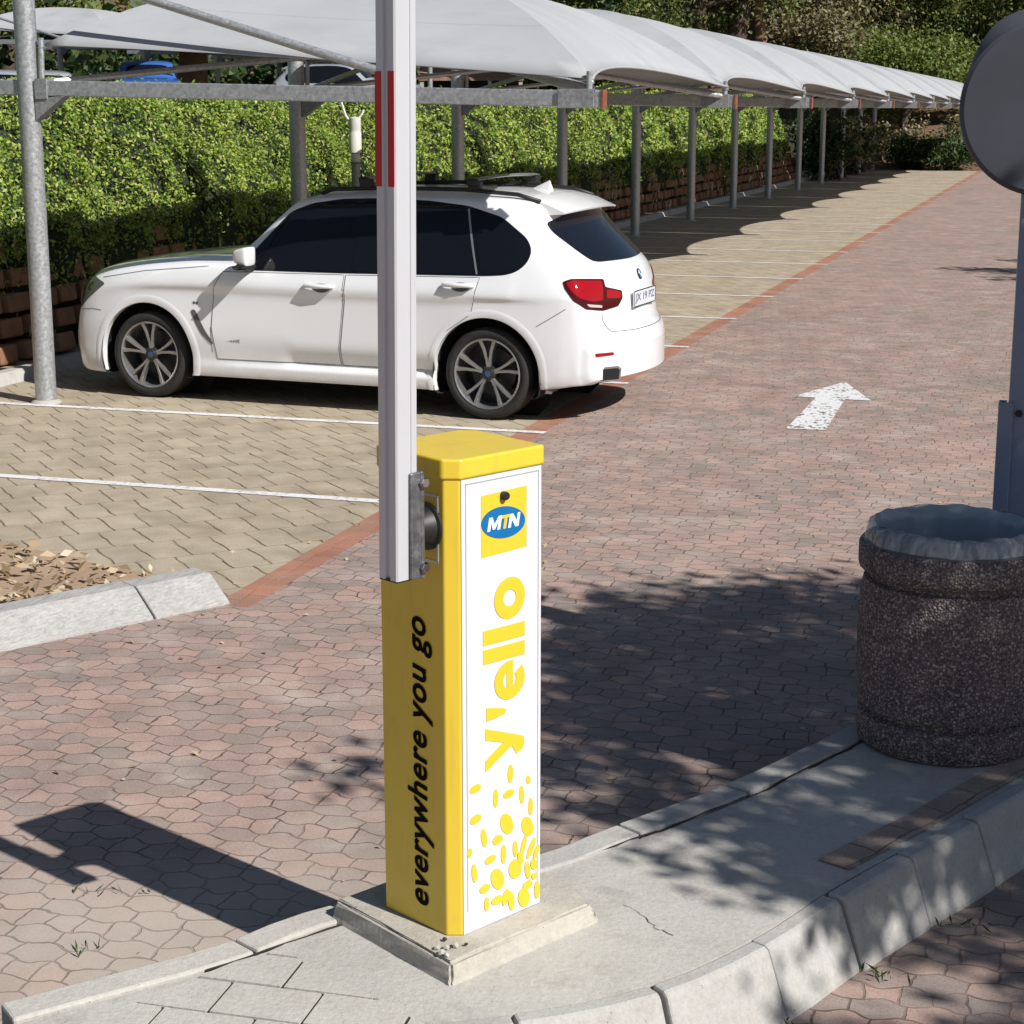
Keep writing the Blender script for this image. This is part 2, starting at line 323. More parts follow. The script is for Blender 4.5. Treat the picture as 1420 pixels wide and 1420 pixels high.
def catmull(xs, ys, q):
    """monotone cubic interpolation"""
    xs = np.asarray(xs, float); ys = np.asarray(ys, float); h = np.diff(xs); d = np.diff(ys, axis=0) / (h if ys.ndim == 1 else h[:, None])
    m = np.zeros_like(ys); m[0] = d[0]; m[-1] = d[-1]
    for i in range(1, len(xs) - 1):
        a, b = d[i - 1], d[i]; w1 = 2 * h[i] + h[i - 1]; w2 = h[i] + 2 * h[i - 1]
        with np.errstate(all='ignore'): m[i] = np.where(a * b > 0, (w1 + w2) / (w1 / np.where(a == 0, 1e-9, a) + w2 / np.where(b == 0, 1e-9, b)), 0)
    i = np.clip(np.searchsorted(xs, q) - 1, 0, len(xs) - 2); t = (q - xs[i]) / h[i]; t_ = t if ys.ndim == 1 else t[:, None]; hh = h[i] if ys.ndim == 1 else h[i][:, None]
    return ys[i] * (2 * t_**3 - 3 * t_**2 + 1) + hh * m[i] * (t_**3 - 2 * t_**2 + t_) + ys[i + 1] * (-2 * t_**3 + 3 * t_**2) + hh * m[i + 1] * (t_**3 - t_**2)
def text(name, body, mat, parent, origin, xdir, ydir, length=None, height=None, bold=0., shear=0., space=1., extrude=.0006, vis_h=None):
    c = bpy.data.curves.new(name, 'FONT'); c.body = body; c.size = 1; c.offset = bold; c.shear = shear; c.space_character = space; c.extrude = 0
    t = bpy.data.objects.new(name, c); COL.objects.link(t); bpy.context.view_layer.update()
    dg = bpy.context.evaluated_depsgraph_get(); me = bpy.data.meshes.new_from_object(t.evaluated_get(dg)); bpy.data.objects.remove(t)
    co = np.array([v.co for v in me.vertices]); mn, mx = co.min(0), co.max(0); sx = length / (mx[0] - mn[0]); sy = (height / (mx[1] - mn[1])) if height else sx
    X, Y = Vector(xdir).normalized(), Vector(ydir).normalized(); Z = X.cross(Y); O = Vector(origin)
    for v in me.vertices: v.co = O + X * ((v.co.x - mn[0]) * sx) + Y * ((v.co.y - mn[1]) * sy)
    me.materials.clear(); me.materials.append(mat); me.name = name; me.polygons.foreach_set('use_smooth', [False] * len(me.polygons)); o = link(name, me, parent)
    s = o.modifiers.new('solid', 'SOLIDIFY'); s.thickness = extrude; s.offset = 1
    return o
def copy_tree(o, parent=None):
    c = o.copy(); COL.objects.link(c); c.parent = parent
    for ch in list(o.children): copy_tree(ch, c)
    return c

# ------------------------------------------------------------------ ground, road, bays
POSTS = [12.40, 17.40, 22.45, 27.40, 32.30, 37.20, 42.00, 46.90, 52.00, 56.80, 61.60, 66.40, 71.00]
tag(sheet('ground', [(-300, -200), (300, -200), (300, 400), (-300, 400)], -.04, M['ground']), kind='structure')
tag(sheet('road', [(-14, -4), (9, -4), (9, 70.5), (-3.6, 70.5), (-3.6, 7.4), (-14, 7.4)], 0, M['road']), kind='structure')
tag(sheet('parking_paving', [(-14, 7.4), (-3.78, 7.4), (-3.78, 70.2), (-9.2, 70.2), (-9.2, 12), (-14, 12)], 0, M['bay']), kind='structure')
tag(sheet('red_header_strip', [(-3.78, 7.4), (-3.6, 7.4), (-3.6, 70.2), (-3.78, 70.2)], 0, M['band']), kind='structure')
lines = [9.75]
for a, b in zip(POSTS, POSTS[1:]): lines += [a - .13, (a + b) / 2 - .13]
lb = MB()
for y in lines[:-1]: lb.add([(-8.62, y - .045, .004), (-3.58, y - .045, .004), (-3.58, y + .045, .004), (-8.62, y + .045, .004)], [(0, 1, 2, 3)])
tag(lb.build('parking_lines', M['line']), kind='structure')
tag(sheet('road_arrow', [(-1.953, 12.947), (-1.669, 12.973), (-1.715, 14.43), (-1.507, 14.44), (-1.832, 15.40), (-2.134, 14.476), (-1.95, 14.456)], .004, M['arrow']), kind='structure')

# ------------------------------------------------------------------ the barrier island
def offset_path(path, d):
    out = []
    for i, p in enumerate(path):
        a = Vector(path[max(i - 1, 0)]); b = Vector(path[min(i + 1, len(path) - 1)]); t = (b - a).normalized(); out.append((p[0] + t.y * d, p[1] - t.x * d))
    return out
def smooth_path(path, step=.06):
    p = np.array(path); s = np.r_[0, np.cumsum(np.linalg.norm(np.diff(p, axis=0), axis=1))]; q = np.arange(0, s[-1], step)
    return np.c_[catmull(s, p[:, 0], q), catmull(s, p[:, 1], q)].tolist()
def stones(name, path, prof, length, gap, mat, jit=.006, parent=None):
    """kerb stones: profile (offset to the right of the path, z) swept along it, cut into stones with open joints"""
    fine = smooth_path(path, .008); n = max(2, int(length / .008)); g_ = max(1, int(gap / .008 + .5)); mb = MB(); i = 0
    while i + 3 < len(fine):
        seg = fine[i:min(i + n - g_ + 1, len(fine))]; idx = list(range(0, len(seg), 14)); idx = idx if idx[-1] == len(seg) - 1 else idx + [len(seg) - 1]
        dz = random.uniform(-jit, jit); dx = random.uniform(-jit, jit); rows = []
        for k in idx:
            a = Vector(fine[max(i + k - 8, 0)]); b = Vector(fine[min(i + k + 8, len(fine) - 1)]); t = (b - a).normalized()
            rows.append([(seg[k][0] + t.y * (o + dx), seg[k][1] - t.x * (o + dx), z + (dz if z > .02 else 0)) for o, z in prof])
        m = len(prof); vs = [v for r in rows for v in r]; fs = [(r * m + j, r * m + (j + 1) % m, (r + 1) * m + (j + 1) % m, (r + 1) * m + j) for r in range(len(rows) - 1) for j in range(m)]
        fs += [tuple(range(m)), tuple((len(rows) - 1) * m + j for j in range(m - 1, -1, -1))]; mb.add(vs, fs); i += n
    return mb.build(name, mat, parent, bevel=.008, seg=2)
ZI = .191
inner = [(-2.804, 2.901), (-2.224, 3.191), (-1.692, 3.443), (-1.402, 3.597), (-1.141, 3.752), (-0.967, 3.887), (-0.839, 4.035), (-0.677, 4.322), (-0.573, 4.574), (-0.416, 4.912), (-0.29, 5.154), (-0.093, 5.58), (0.126, 6.044), (0.483, 6.866), (0.919, 7.833)]
edge = [(-2.349, 3.41), (-2.176, 3.618), (-1.992, 3.844), (-1.886, 4.052), (-1.792, 4.173), (-1.547, 4.448), (-1.348, 4.667), (-1.257, 4.835), (-0.969, 5.319), (-0.63, 6.072), (-0.319, 6.769), (0.097, 7.736)]
iin = smooth_path(inner, .08); ied = smooth_path(edge, .08)
ein = offset_path(ied, .115)                                         # concrete starts behind the edging stones
island = MB().prism(ein + iin[::-1], -.02, ZI - .006).build('island_paving', M['conc']); tag(island, kind='structure')
prof_front = [(.004, -.02), (.004, ZI), (.048, ZI), (.062, ZI - .008), (.128, .012), (.132, -.02)]
tag(stones('kerb', inner, prof_front, .37, .010, M['kerb']), kind='structure')
prof_edge = [(.0, -.02), (.0, ZI + .002), (.098, ZI + .002), (.098, -.02)]
tag(stones('edging_kerb', edge[4:], prof_edge, .48, .010, M['kerb'], .004), kind='structure')
tag(stones('edging_kerb_front', edge[:5], prof_edge, .62, .008, M['slab'], .003), kind='structure')
# square slabs at the near left of the island
def clip_poly(poly, line, keep):
    """half-plane clip: keep points with keep(p) >= 0"""
    out = []
    for i in range(len(poly)):
        a, b = poly[i], poly[(i + 1) % len(poly)]; ka, kb = keep(a), keep(b)
        if ka >= 0: out.append(a)
        if ka * kb < 0: t = ka / (ka - kb); out.append((a[0] + (b[0] - a[0]) * t, a[1] + (b[1] - a[1]) * t))
    return out
slabs = MB(); ax = Vector((1, .05)).normalized(); ay = Vector((-ax.y, ax.x)); O2 = Vector((-1.969, 3.661))
hl = lambda p, a, b: (b[0] - a[0]) * (p[1] - a[1]) - (b[1] - a[1]) * (p[0] - a[0])
eo = offset_path(edge[:5], .118)
def clip_slab(q):
    for a, b in zip(eo, eo[1:]): q = clip_poly(q, None, lambda p: -hl(p, a, b)) if q else q
    q = clip_poly(q, None, lambda p: hl((p[0], p[1]), (-1.12, 3.50), (-1.95, 3.93))) if q else q
    return clip_poly(q, None, lambda p: (p[1] - 3.32) - (p[0] + 2.05) * .30) if q else q
bed_ = clip_slab([(-3, 2.8), (-1, 2.8), (-1, 4.5), (-3, 4.5)])
if len(bed_) >= 3: tag(MB().prism(bed_, ZI - .05, ZI - .002).build('slab_bedding', M['joint']), kind='structure')
for i in range(-6, 6):
    for j in range(-8, 4):
        wx, wy = .235, .158; sh = .11 * (j % 2); q = []
        for u, v in ((0, 0), (1, 0), (1, 1), (0, 1)):
            p = O2 + ax * ((i + u) * wx + sh - (u * 2 - 1) * .0048) + ay * ((j + v) * wy - (v * 2 - 1) * .0048); q.append((p.x, p.y))
        q = clip_slab(q)
        if len(q) >= 3: slabs.prism(q, .05, ZI + .004 + random.uniform(-.002, .002))
tag(slabs.build('island_slabs', M['slab']), kind='structure')
ip = offset_path(iin, -.03); io = offset_path(iin, -.135)
sel = [k for k, p in enumerate(iin) if p[1] > 4.72 and p[0] > -.8]
tag(MB().add([(*ip[k], ZI - .002) for k in sel] + [(*io[k], ZI - .002) for k in sel], [(i, i + 1, len(sel) + i + 1, len(sel) + i) for i in range(len(sel) - 1)]).build('brown_paver_strip', M['inlay']), kind='structure')
# cracks and soil-filled joints in the cast concrete (real shallow ridges of dirt)
cr = MB()
def crack(pts, wd=.006, z=ZI - .004):
    P = [];
    for a, b in zip(pts, pts[1:]):
        for t in np.linspace(0, 1, 9)[:-1]: P.append(Vector((a[0] + (b[0] - a[0]) * t + random.gauss(0, .004), a[1] + (b[1] - a[1]) * t + random.gauss(0, .004))))
    vs = []; 
    for i, p in enumerate(P):
        t = (P[min(i + 1, len(P) - 1)] - P[max(i - 1, 0)]).normalized(); w_ = wd * random.uniform(.3, 1.2); vs += [(p.x + t.y * w_, p.y - t.x * w_, z), (p.x - t.y * w_, p.y + t.x * w_, z)]
    cr.add(vs, [(2 * i, 2 * i + 2, 2 * i + 3, 2 * i + 1) for i in range(len(P) - 1)])
crack([(-1.05, 4.40), (-.95, 4.29), (-.88, 4.24)], .0012)
crack([(p[0], p[1]) for p in offset_path(ied, .108)[6::6]], .0055)
tag(cr.build('joint_soil', M['joint']), kind='stuff')

# the planter corner at the left with leaf litter
pk = [(-4.9, 5.4), (-4.62, 5.85), (-4.308, 6.426), (-3.861, 7.18), (-3.712, 7.43)]
prof_bed = [(0, -.02), (0, .012), (-.15, .115), (-.17, .125), (-.30, .125), (-.30, -.02)]
tag(stones('planter_kerb', pk, prof_bed, .98, .010, M['kerbold'], .003), kind='structure')
bedp = [(-5.2, 5.5), (-4.92, 5.98), (-4.58, 6.60), (-4.15, 7.30), (-4.02, 7.52), (-4.55, 7.66), (-5.3, 7.95), (-6.6, 8.1), (-7.5, 7.0)]
tag(MB().prism(bedp, -.02, .075).build('planter_soil', M['soil']), kind='structure')
n = 520; pp = np.array(bedp).mean(0); LP = []
def in_poly(p, poly):
    c = False
    for i in range(len(poly)):
        a, b = poly[i], poly[i - 1]
        if (a[1] > p[1]) != (b[1] > p[1]) and p[0] < (b[0] - a[0]) * (p[1] - a[1]) / (b[1] - a[1]) + a[0]: c = not c
    return c
while len(LP) < n:
    p = (rng.uniform(-6, -4.05), rng.uniform(6.2, 7.85))
    if in_poly(p, bedp): LP.append((*p, .085 + abs(rng.normal()) * .022))
LP = np.array(LP); U, V = leaf_axes(rand_dirs(n, (0, 0, 1), .45), rng.uniform(.016, .048, n), .5)
tag(quads('leaf_litter', LP, U, V, M['dry'], bend=.5), kind='stuff')
# small grit, leaves and grass tufts lying on the pavers
n = 260; gp = np.c_[rng.uniform(-4.2, .6, n), rng.uniform(3.6, 12, n), np.full(n, .006)]; U, V = leaf_axes(rand_dirs(n, (0, 0, 1), .3), rng.uniform(.006, .020, n), .6)
tag(quads('scattered_leaf_bits', gp, U, V, M['dry'], bend=.4), kind='stuff')
TU = []
for cx_, cy_, k in ((-2.62, 4.40, 12), (-2.50, 4.05, 8), (-4.35, 6.30, 40), (-4.5, 6.05, 50), (-.60, 4.20, 26), (-.40, 4.55, 16), (-.2, 4.93, 16)):
    TU += [(cx_ + random.gauss(0, .05), cy_ + random.gauss(0, .03)) for _ in range(k)]
TU = np.array(TU); n = len(TU); h = rng.uniform(.008, .03, n); d = rand_dirs(n, (0, 0, 1), .8)
U = d * h[:, None]; V = np.cross(d, rand_dirs(n)) * .004
tag(quads('weed_tufts', np.c_[TU, np.full(n, .012)], U, V, M['ivyd']), kind='stuff')

# ------------------------------------------------------------------ kerb and terraced wall along the bays
hk = MB()
for a, b in zip(POSTS, POSTS[1:]):
    y0, y1 = a - .4, b - .42
    hk.add([(-8.75, y0, -.02), (-8.75, y0, .09), (-8.70, y0, .10), (-8.60, y0, .10), (-8.55, y0, 0), (-8.75, y1, -.02), (-8.75, y1, .09), (-8.70, y1, .10), (-8.60, y1, .10), (-8.55, y1, 0)],
           [(0, 1, 6, 5), (1, 2, 7, 6), (2, 3, 8, 7), (3, 4, 9, 8), (0, 4, 3, 2, 1), (5, 6, 7, 8, 9)])
hk.add([(-8.75, 8, -.02), (-8.75, 8, .1), (-8.6, 8, .1), (-8.55, 8, 0), (-8.75, 11.96, -.02), (-8.75, 11.96, .1), (-8.6, 11.96, .1), (-8.55, 11.96, 0)], [(0, 1, 5, 4), (1, 2, 6, 5), (2, 3, 7, 6), (0, 3, 2, 1), (4, 5, 6, 7)])
tag(hk.build('bay_kerb', M['kerb']), kind='structure')
tag(MB().prism([(-10.6, 7.8), (-8.76, 7.8), (-8.76, 70), (-10.6, 70)], -.03, .07).build('planting_bed', M['soil']), kind='structure')
tg = MB(); tg.add([(-9.7, 3, -.03), (-9.7, 80, -.03), (-10.2, 80, 1.2), (-10.2, 3, 1.2), (-21, 80, 2.05), (-21, 3, 2.05), (-110, 110, 2.3), (-110, 3, 2.3)], [(0, 1, 2, 3), (3, 2, 4, 5), (5, 4, 6, 7)])
tag(tg.build('upper_terrace', M['hill']), kind='structure')
wb = MB()
for r_ in range(5):
    y = 8 + (r_ % 2) * .22
    while y < 60:
        if random.random() < .93:
            zt = Matrix.Rotation(random.gauss(0, .05), 3, 'Z') @ Matrix.Rotation(random.gauss(-.12, .05), 3, 'Y')
            wb.box((-9.02 - r_ * .085 + random.gauss(0, .02), y, .16 + r_ * .205), (.26, random.uniform(.28, .36), .165), zt)
        y += .44
tag(wb.build('terraced_block_wall', M['block'], bevel=.02), 'reddish terraced block wall at the foot of the long green hedge', 'wall')
tag(MB().add([(-9.1, 8, 0), (-9.1, 60, 0), (-9.6, 60, 1.2), (-9.6, 8, 1.2)], [(0, 1, 2, 3)]).build('wall_backfill', M['hill']), kind='structure')

# ------------------------------------------------------------------ the hedge
HP = np.array([(-9.08, .62), (-9.12, .95), (-9.28, 1.42), (-9.52, 1.88), (-9.80, 2.22), (-10.15, 2.40), (-10.8, 2.42)])
HS = np.r_[0, np.cumsum(np.linalg.norm(np.diff(HP, axis=0), axis=1))]
def hedge_pt(s, y):
    x = catmull(HS, HP[:, 0], s); z = catmull(HS, HP[:, 1], s)
    b = .07 * np.sin(y * 1.7 + s * 2.1) + .06 * np.sin(y * 3.9 - s * 3.3 + 1) + .05 * np.sin(y * .63 + 2) + .03 * np.sin(y * 9.1 + s * 7)
    top = .06 * np.sin(y * .8) + .05 * np.sin(y * 2.3 + 1) + np.clip((y - 24) * .012, 0, .25)
    return np.stack([x + b * .9, y + 0 * x, z + top * np.clip(s / HS[-1], 0, 1) + .4 * b], 1)
ys = np.arange(8.5, 58.5, .14); ss = np.linspace(0, HS[-1], 22); SS, YY = np.meshgrid(ss, ys); gpnt = hedge_pt(SS.ravel(), YY.ravel()); gpnt[:, 0] -= .06; gpnt[:, 2] -= .03
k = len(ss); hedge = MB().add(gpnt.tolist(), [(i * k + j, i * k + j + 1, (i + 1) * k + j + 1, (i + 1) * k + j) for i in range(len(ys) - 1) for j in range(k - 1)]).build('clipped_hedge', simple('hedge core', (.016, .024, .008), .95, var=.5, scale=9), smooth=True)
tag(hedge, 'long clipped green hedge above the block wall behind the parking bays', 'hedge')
Ls = []
for y0, y1, dens, sz in ((8.5, 13, 600, .032), (13, 24, 1900, .0235), (24, 36, 900, .032), (36, 58.3, 420, .047)):
    n = int((y1 - y0) * HS[-1] * dens); s = rng.uniform(0, HS[-1], n) ; y = rng.uniform(y0, y1, n)
    s = np.where((s < .35) & (rng.random(n) < .7), rng.uniform(.3, HS[-1], n), s)
    p0 = hedge_pt(s, y); cl = (np.sin(y * 5.3 + 2.1 * np.sin(s * 4.7)) * np.sin(s * 6.1 + 1.7 * np.sin(y * 2.9)))
    out = rng.gamma(1.6, .026, n) + .045 * cl + np.where(rng.random(n) < .03, rng.uniform(.03, .14, n), 0); hole = (cl < -.55) & (rng.random(n) < .8); nd = np.stack([np.full(n, .85), np.full(n, -.15), np.full(n, .45)], 1)
    P = p0 + nd * out[:, None]; P = P[~hole]; Ls.append((P, rng.uniform(.7, 1.35, len(P)) * sz))
P = np.concatenate([a for a, b in Ls]); S = np.concatenate([b for a, b in Ls]); nd = rand_dirs(len(P), (.7, -.2, .55), .75); U, V = leaf_axes(nd, S, .5)
quads('foliage', P, U, V, M['ivy'], hedge, bend=.35)
# dry stems and dead leaves hanging over the blocks
n = 2600; y = rng.uniform(10, 58, n); dz = rng.uniform(0, 1, n); P = np.stack([-8.88 - .42 * dz + rng.normal(0, .04, n), y, .12 + dz * .95], 1)
keep = np.sin(y * 2.1) + np.sin(y * 5.3 + 1) > -.2; P = P[keep]; n = len(P); U = np.stack([rng.normal(0, .02, n), rng.normal(0, .02, n), rng.uniform(.04, .16, n)], 1); V = np.stack([rng.normal(0, .008, n), rng.uniform(.008, .022, n), rng.normal(0, .004, n)], 1)
quads('dry_stems', P, U, V, M['dry'], hedge)
# small sprigs growing at the wall's foot
for sy, sx, sn in ((30.3, -8.9, 240), (19.0, -8.86, 200), (47.0, -8.9, 200)):
    g0 = thing('leafy_sprig', (sx, sy, .05), {30.3: 'light green sprig at the wall foot just past the white car', 19.0: 'green sprig at the wall foot hidden partly by the white car bonnet', 47.0: 'green sprig at the wall foot far along the carport row'}[sy], 'plant')
    P = np.c_[rng.normal(0, .13, sn), rng.normal(0, .16, sn), rng.gamma(3., .17, sn)]; P[:, 2] = np.clip(P[:, 2], .05, 1.1); U, V = leaf_axes(rand_dirs(sn, (.6, 0, .4), .9), rng.uniform(.03, .055, sn), .5); quads('foliage', P, U, V, M['ivy'], g0)
    st = MB(); [st.tube([(0, 0, 0), (random.gauss(0, .06), random.gauss(0, .06), .5), (random.gauss(0, .12), random.gauss(0, .12), .95)], [.012, .008, .004], 6) for _ in range(3)]; st.build('stem', M['bark'], g0)

# ------------------------------------------------------------------ carports
XO, XI, XC = -3.29, -7.60, -5.45
def zbase(x): return 2.48 + .27 * (XO - x) / (XO - XI)
BX0, BX1 = -7.66, -3.21
def beam_z(x): return 2.43 - .0202 * (x + 7.66)
frame_group = 'steel frames of the carport row'; can_group = 'shade cloth canopies of the carport row'
def make_frame():
    f = thing('carport_frame', (0, 0, 0), None, 'carport frame', 0, frame_group)
    MB().lathe([(.083, -.02), (.083, 3.46), (.06, 3.48)], (-7.74, 0, 0), 28, cap=True).build('post', M['galv'], f, smooth=True, auto=40)
    MB().lathe([(.12, 0), (.115, .015), (.086, .03)], (-7.74, 0, 0), 28).build('base_collar', M['kerb'], f, smooth=True)
    b = MB().bar((-8.35, 0, beam_z(-8.35)), (BX1, 0, beam_z(BX1)), .09, .115).build('beam', M['galv'], f, bevel=.008)
    MB().box((-7.60, 0, beam_z(-7.6) - .005), (.10, .12, .15)).add([(-7.66, -.05, 2.35), (-7.40, -.05, 2.372), (-7.66, -.05, 2.19), (-7.66, .05, 2.35), (-7.40, .05, 2.372), (-7.66, .05, 2.19)], [(0, 1, 2), (5, 4, 3), (0, 3, 4, 1), (1, 4, 5, 2), (0, 2, 5, 3)]).build('gusset', M['galvd'], b)
    MB().box((BX1 + .006, 0, beam_z(BX1)), (.012, .11, .13)).build('end_plate', M['rust'], b)
    MB().tube([(-7.74, 0, 3.37), (-4.60, 0, 2.46)], .033, 12).build('brace', M['galv'], f, smooth=True, auto=40)
    MB().tube([(XO - .02, 0, beam_z(XO)), (XO - .02, 0, 2.53)], .022, 10).box((XO - .02, 0, 2.40), (.11, .11, .01)).build('corner_stub', M['galv'], f)
    MB().tube([(-7.62, 0, beam_z(-7.6)), (-7.61, 0, 2.80)], .022, 10).build('rear_stub', M['galv'], f)
    MB().box((-3.39, -.062, 2.345), (.26, .010, .13)).build('side_plate', M['galvd'], b, bevel=.003)
    return f
def canopy_mesh(L, last):
    mb = MB(); nm, ns = 14, 22; h = L / 2; ctr = Vector((XC, h, 0))
    for side in range(4):
        rows = []
        for i in range(nm + 1):
            m = (i / nm)
            for j in range(ns + 1):
                s = -1 + 2 * j / ns; arch = (1 - s * s); sag = -.035 * math.sin(math.pi * m) * arch
                if side in (0, 2):      # lane and rear panels: edge runs along Y
                    x = XC + (1 if side == 0 else -1) * (XO - XC if side == 0 else XC - XI) * m; y = h + s * h * m
                    x -= (.30 if side == 0 else -.04) * arch * m**3; a = .11 if side == 0 else .03
                else:
                    y = h + (1 if side == 1 else -1) * h * m; x = XC + s * m * ((XO - XC) if s > 0 else (XC - XI)); a = .02
                    y -= (1 if side == 1 else -1) * .05 * arch * m**3
                z = zbase(x) + .735 * (1 - m**2.25) + a * arch * m**4 + sag
                rows.append((x, y, z))
        k = ns + 1; fs = [(i * k + j, i * k + j + 1, (i + 1) * k + j + 1, (i + 1) * k + j) for i in range(1, nm) for j in range(ns)] + [(0, k + j + 1, k + j) for j in range(ns)]
        mb.add(rows, fs)
    return mb
def make_canopy(L):
    c = thing('shade_canopy', (0, 0, 0), None, 'canopy', 0, can_group)
    o = canopy_mesh(L, False).build('cloth', M['cloth'], c, smooth=True); bm = bmesh.new(); bm.from_mesh(o.data); bmesh.ops.remove_doubles(bm, verts=bm.verts, dist=.002); bmesh.ops.recalc_face_normals(bm, faces=bm.faces); bm.to_mesh(o.data); bm.free()
    try: o.data.set_sharp_from_angle(angle=R(24))
    except Exception: pass
    s = o.modifiers.new('solid', 'SOLIDIFY'); s.thickness = .006; s.offset = -1
    for side, x0 in ((0, XO), (1, XI)):
        P_ = []
        for j in range(25):
            s_ = -1 + j / 12; arch = 1 - s_ * s_; x = x0 - (.30 if side == 0 else -.04) * arch; P_.append((x, L / 2 + s_ * L / 2, zbase(x) + (.11 if side == 0 else .03) * arch - .004))
        MB().tube(P_, .012, 6).build('edge_cable', M['cloth'], c, smooth=True)
    ap = Vector((XC, L / 2, 2.80)); st = MB()
    for x, y in ((XO - .05, .05), (XO - .05, L - .05), (XI + .05, .05), (XI + .05, L - .05)): st.tube([(x, y, beam_z(x) + .05), tuple(ap)], .026, 8)
    st.build('diagonal_strut', M['galv'], c, smooth=True, auto=40)
    MB().tube([tuple(ap - Vector((0, 0, .05))), (XC, L / 2, 3.33)], .03, 10).build('king_post', M['galv'], c)
    rp = MB()
    for x in (XO, XI):
        for y in (0, L):
            P = []
            for i in range(13):
                m = 1 - i / 12; xx = XC + (x - XC) * m; P.append((xx, L / 2 + (y - L / 2) * m, zbase(xx) + .735 * (1 - m**2.25) - .03))
            rp.tube(P, .017, 8)
    rp.build('hip_rib', M['galv'], c, smooth=True)
    return c
ordw = ['nearest', 'second', 'third', 'fourth', 'fifth', 'sixth', 'seventh', 'eighth', 'ninth', 'tenth', 'eleventh', 'twelfth', 'farthest']
f0 = make_frame(); c0 = make_canopy(POSTS[1] - POSTS[0])
for k, y in enumerate(POSTS):
    f = f0 if k == 0 else copy_tree(f0); f.location.y = y
    f['label'] = 'tall galvanised carport frame in front of the white car, %s of its row' % ordw[0] if k == 0 else '%s galvanised cantilever carport frame counted along the row from the camera' % ordw[k]
    if k < 12:
        c = c0 if k == 0 else copy_tree(c0); c.location.y = y; c.scale.y = (POSTS[k + 1] - y) / (POSTS[1] - POSTS[0])
        c['label'] = 'large pale grey canopy above the white car, nearest of its row' if k == 0 else '%s grey hipped canopy counted along the carport row from the camera' % (ordw[k] if k < 11 else 'farthest')

# ------------------------------------------------------------------ the boom barrier on its plinth
KB = .9905; BF = Vector((-1.387, 3.955, .241)); BR = math.atan2(.884, .467)
def face_poly(mb, pts, y, t=.0016):      # polygon (s, z) on the printed front: a thin slab of vinyl
    n = len(pts); mb.add([(a, y, b) for a, b in pts] + [(a, y + t, b) for a, b in pts], [tuple(range(n))] + [(i, (i + 1) % n, n + (i + 1) % n, n + i) for i in range(n)])
bar_ = thing('boom_barrier', BF, 'tall yellow boom barrier cabinet with raised silver boom and white printed front', 'boom barrier', BR); bar_.scale = (KB,) * 3
fp = [(.028, 0), (.309, 0), (.309, .235), (.279, .265), (0, .265), (0, .028)]
MB().prism(fp, 0, 1.19).build('cabinet', M['yellow'], bar_, bevel=.004, seg=3)
lp = [(.028, -.007), (.315, -.007), (.315, .236), (.280, .268), (-.006, .268), (-.006, .027)]
lid = MB().prism(lp, 1.186, 1.240); o = lid.build('lid', M['yellow'], bar_, bevel=.006, seg=3)
o.data.vertices  # the lid falls slightly to the front
for v in o.data.vertices:
    if v.co.z > 1.2: v.co.z += (v.co.y - .13) * .03
door = MB(); face_poly(door, [(.031, .002), (.3075, .002), (.3075, 1.184), (.031, 1.184)], -.003, .004); door = door.build('door', M['sticker'], bar_)
gl = MB()
for a, b in (((.045, .062), (.045, 1.172)), ((.045, 1.172), (.297, 1.172)), ((.297, 1.172), (.297, .062))):
    gl.box(((a[0] + b[0]) / 2, -.0034, (a[1] + b[1]) / 2), (abs(a[0] - b[0]) + .0022, .0016, abs(a[1] - b[1]) + .0022))
gl.build('door_seam', M['grvline'], door)
Z0 = .22                                                              # heights below were measured from the road
pl = MB(); face_poly(pl, [(.0965, 1.200 - Z0), (.2545, 1.204 - Z0), (.2545, 1.360 - Z0), (.0965, 1.356 - Z0)], -.0042); pl.build('logo_panel', M['ylet'], door)
el = MB(); face_poly(el, [(.172 + .076 * math.cos(t), 1.279 - Z0 + .0405 * math.sin(t) - .006 * math.cos(t)) for t in np.linspace(0, 2 * math.pi, 41)[:-1]], -.0054); el.build('logo_oval', M['blue'], door)
xa = (1, 0, .01)
GL = dict(M=[(0, 0), (.22, 0), (.22, .60), (.42, .08), (.58, .08), (.78, .60), (.78, 0), (1, 0), (1, 1), (.74, 1), (.5, .44), (.26, 1), (0, 1)], T=[(.36, 0), (.66, 0), (.66, .78), (1, .78), (1, 1), (0, 1), (0, .78), (.36, .78)], N=[(0, 0), (.25, 0), (.25, .58), (.70, 0), (1, 0), (1, 1), (.75, 1), (.75, .42), (.30, 1), (0, 1)])
for ch, x0, wd, mt in (('M', .115, .044, 'wlet'), ('T', .158, .032, 'ylet'), ('N', .187, .036, 'wlet')):
    lt = MB(); face_poly(lt, [(x0 + u * wd + v * .007, 1.2625 - Z0 + v * .034 - (x0 - .172) * .02) for u, v in GL[ch]], -.0064, .0008); lt.build('logo_letter', M[mt], door)
MB().lathe([(.0001, -.016), (.009, -.016), (.011, -.012), (.011, 0)], (.171, -.004, 1.347 - Z0), 20, 'y').build('lock', M['black'], door, smooth=True, auto=40)
def uv2(u, v, z0, z1, sa, sb): return (sb + (sa - sb) * v, z0 + (z1 - z0) * u - Z0)
def letter(polys):
    mb = MB()
    for P in polys: face_poly(mb, P, -.0046)
    return mb.build('letter', M['ylet'], door)
yy = lambda u, v: uv2(u, v, .640, .756, .108, .2475)
letter([[yy(*p) for p in ((1, 1), (.64, .2), (.55, .02), (.40, 0), (.27, .04), (.19, .2), (.42, .33), (.56, .55), (.74, 1))], [yy(*p) for p in ((0, 1), (.26, 1), (.56, .55), (.42, .33))]])
ap = lambda u, v: uv2(u, v, .770, .810, .112, .184)
letter([[ap(*p) for p in ((1, 1), (.1, 1), (.15, .5), (.25, .1), (.45, 0), (.62, .12), (.8, .5))]])
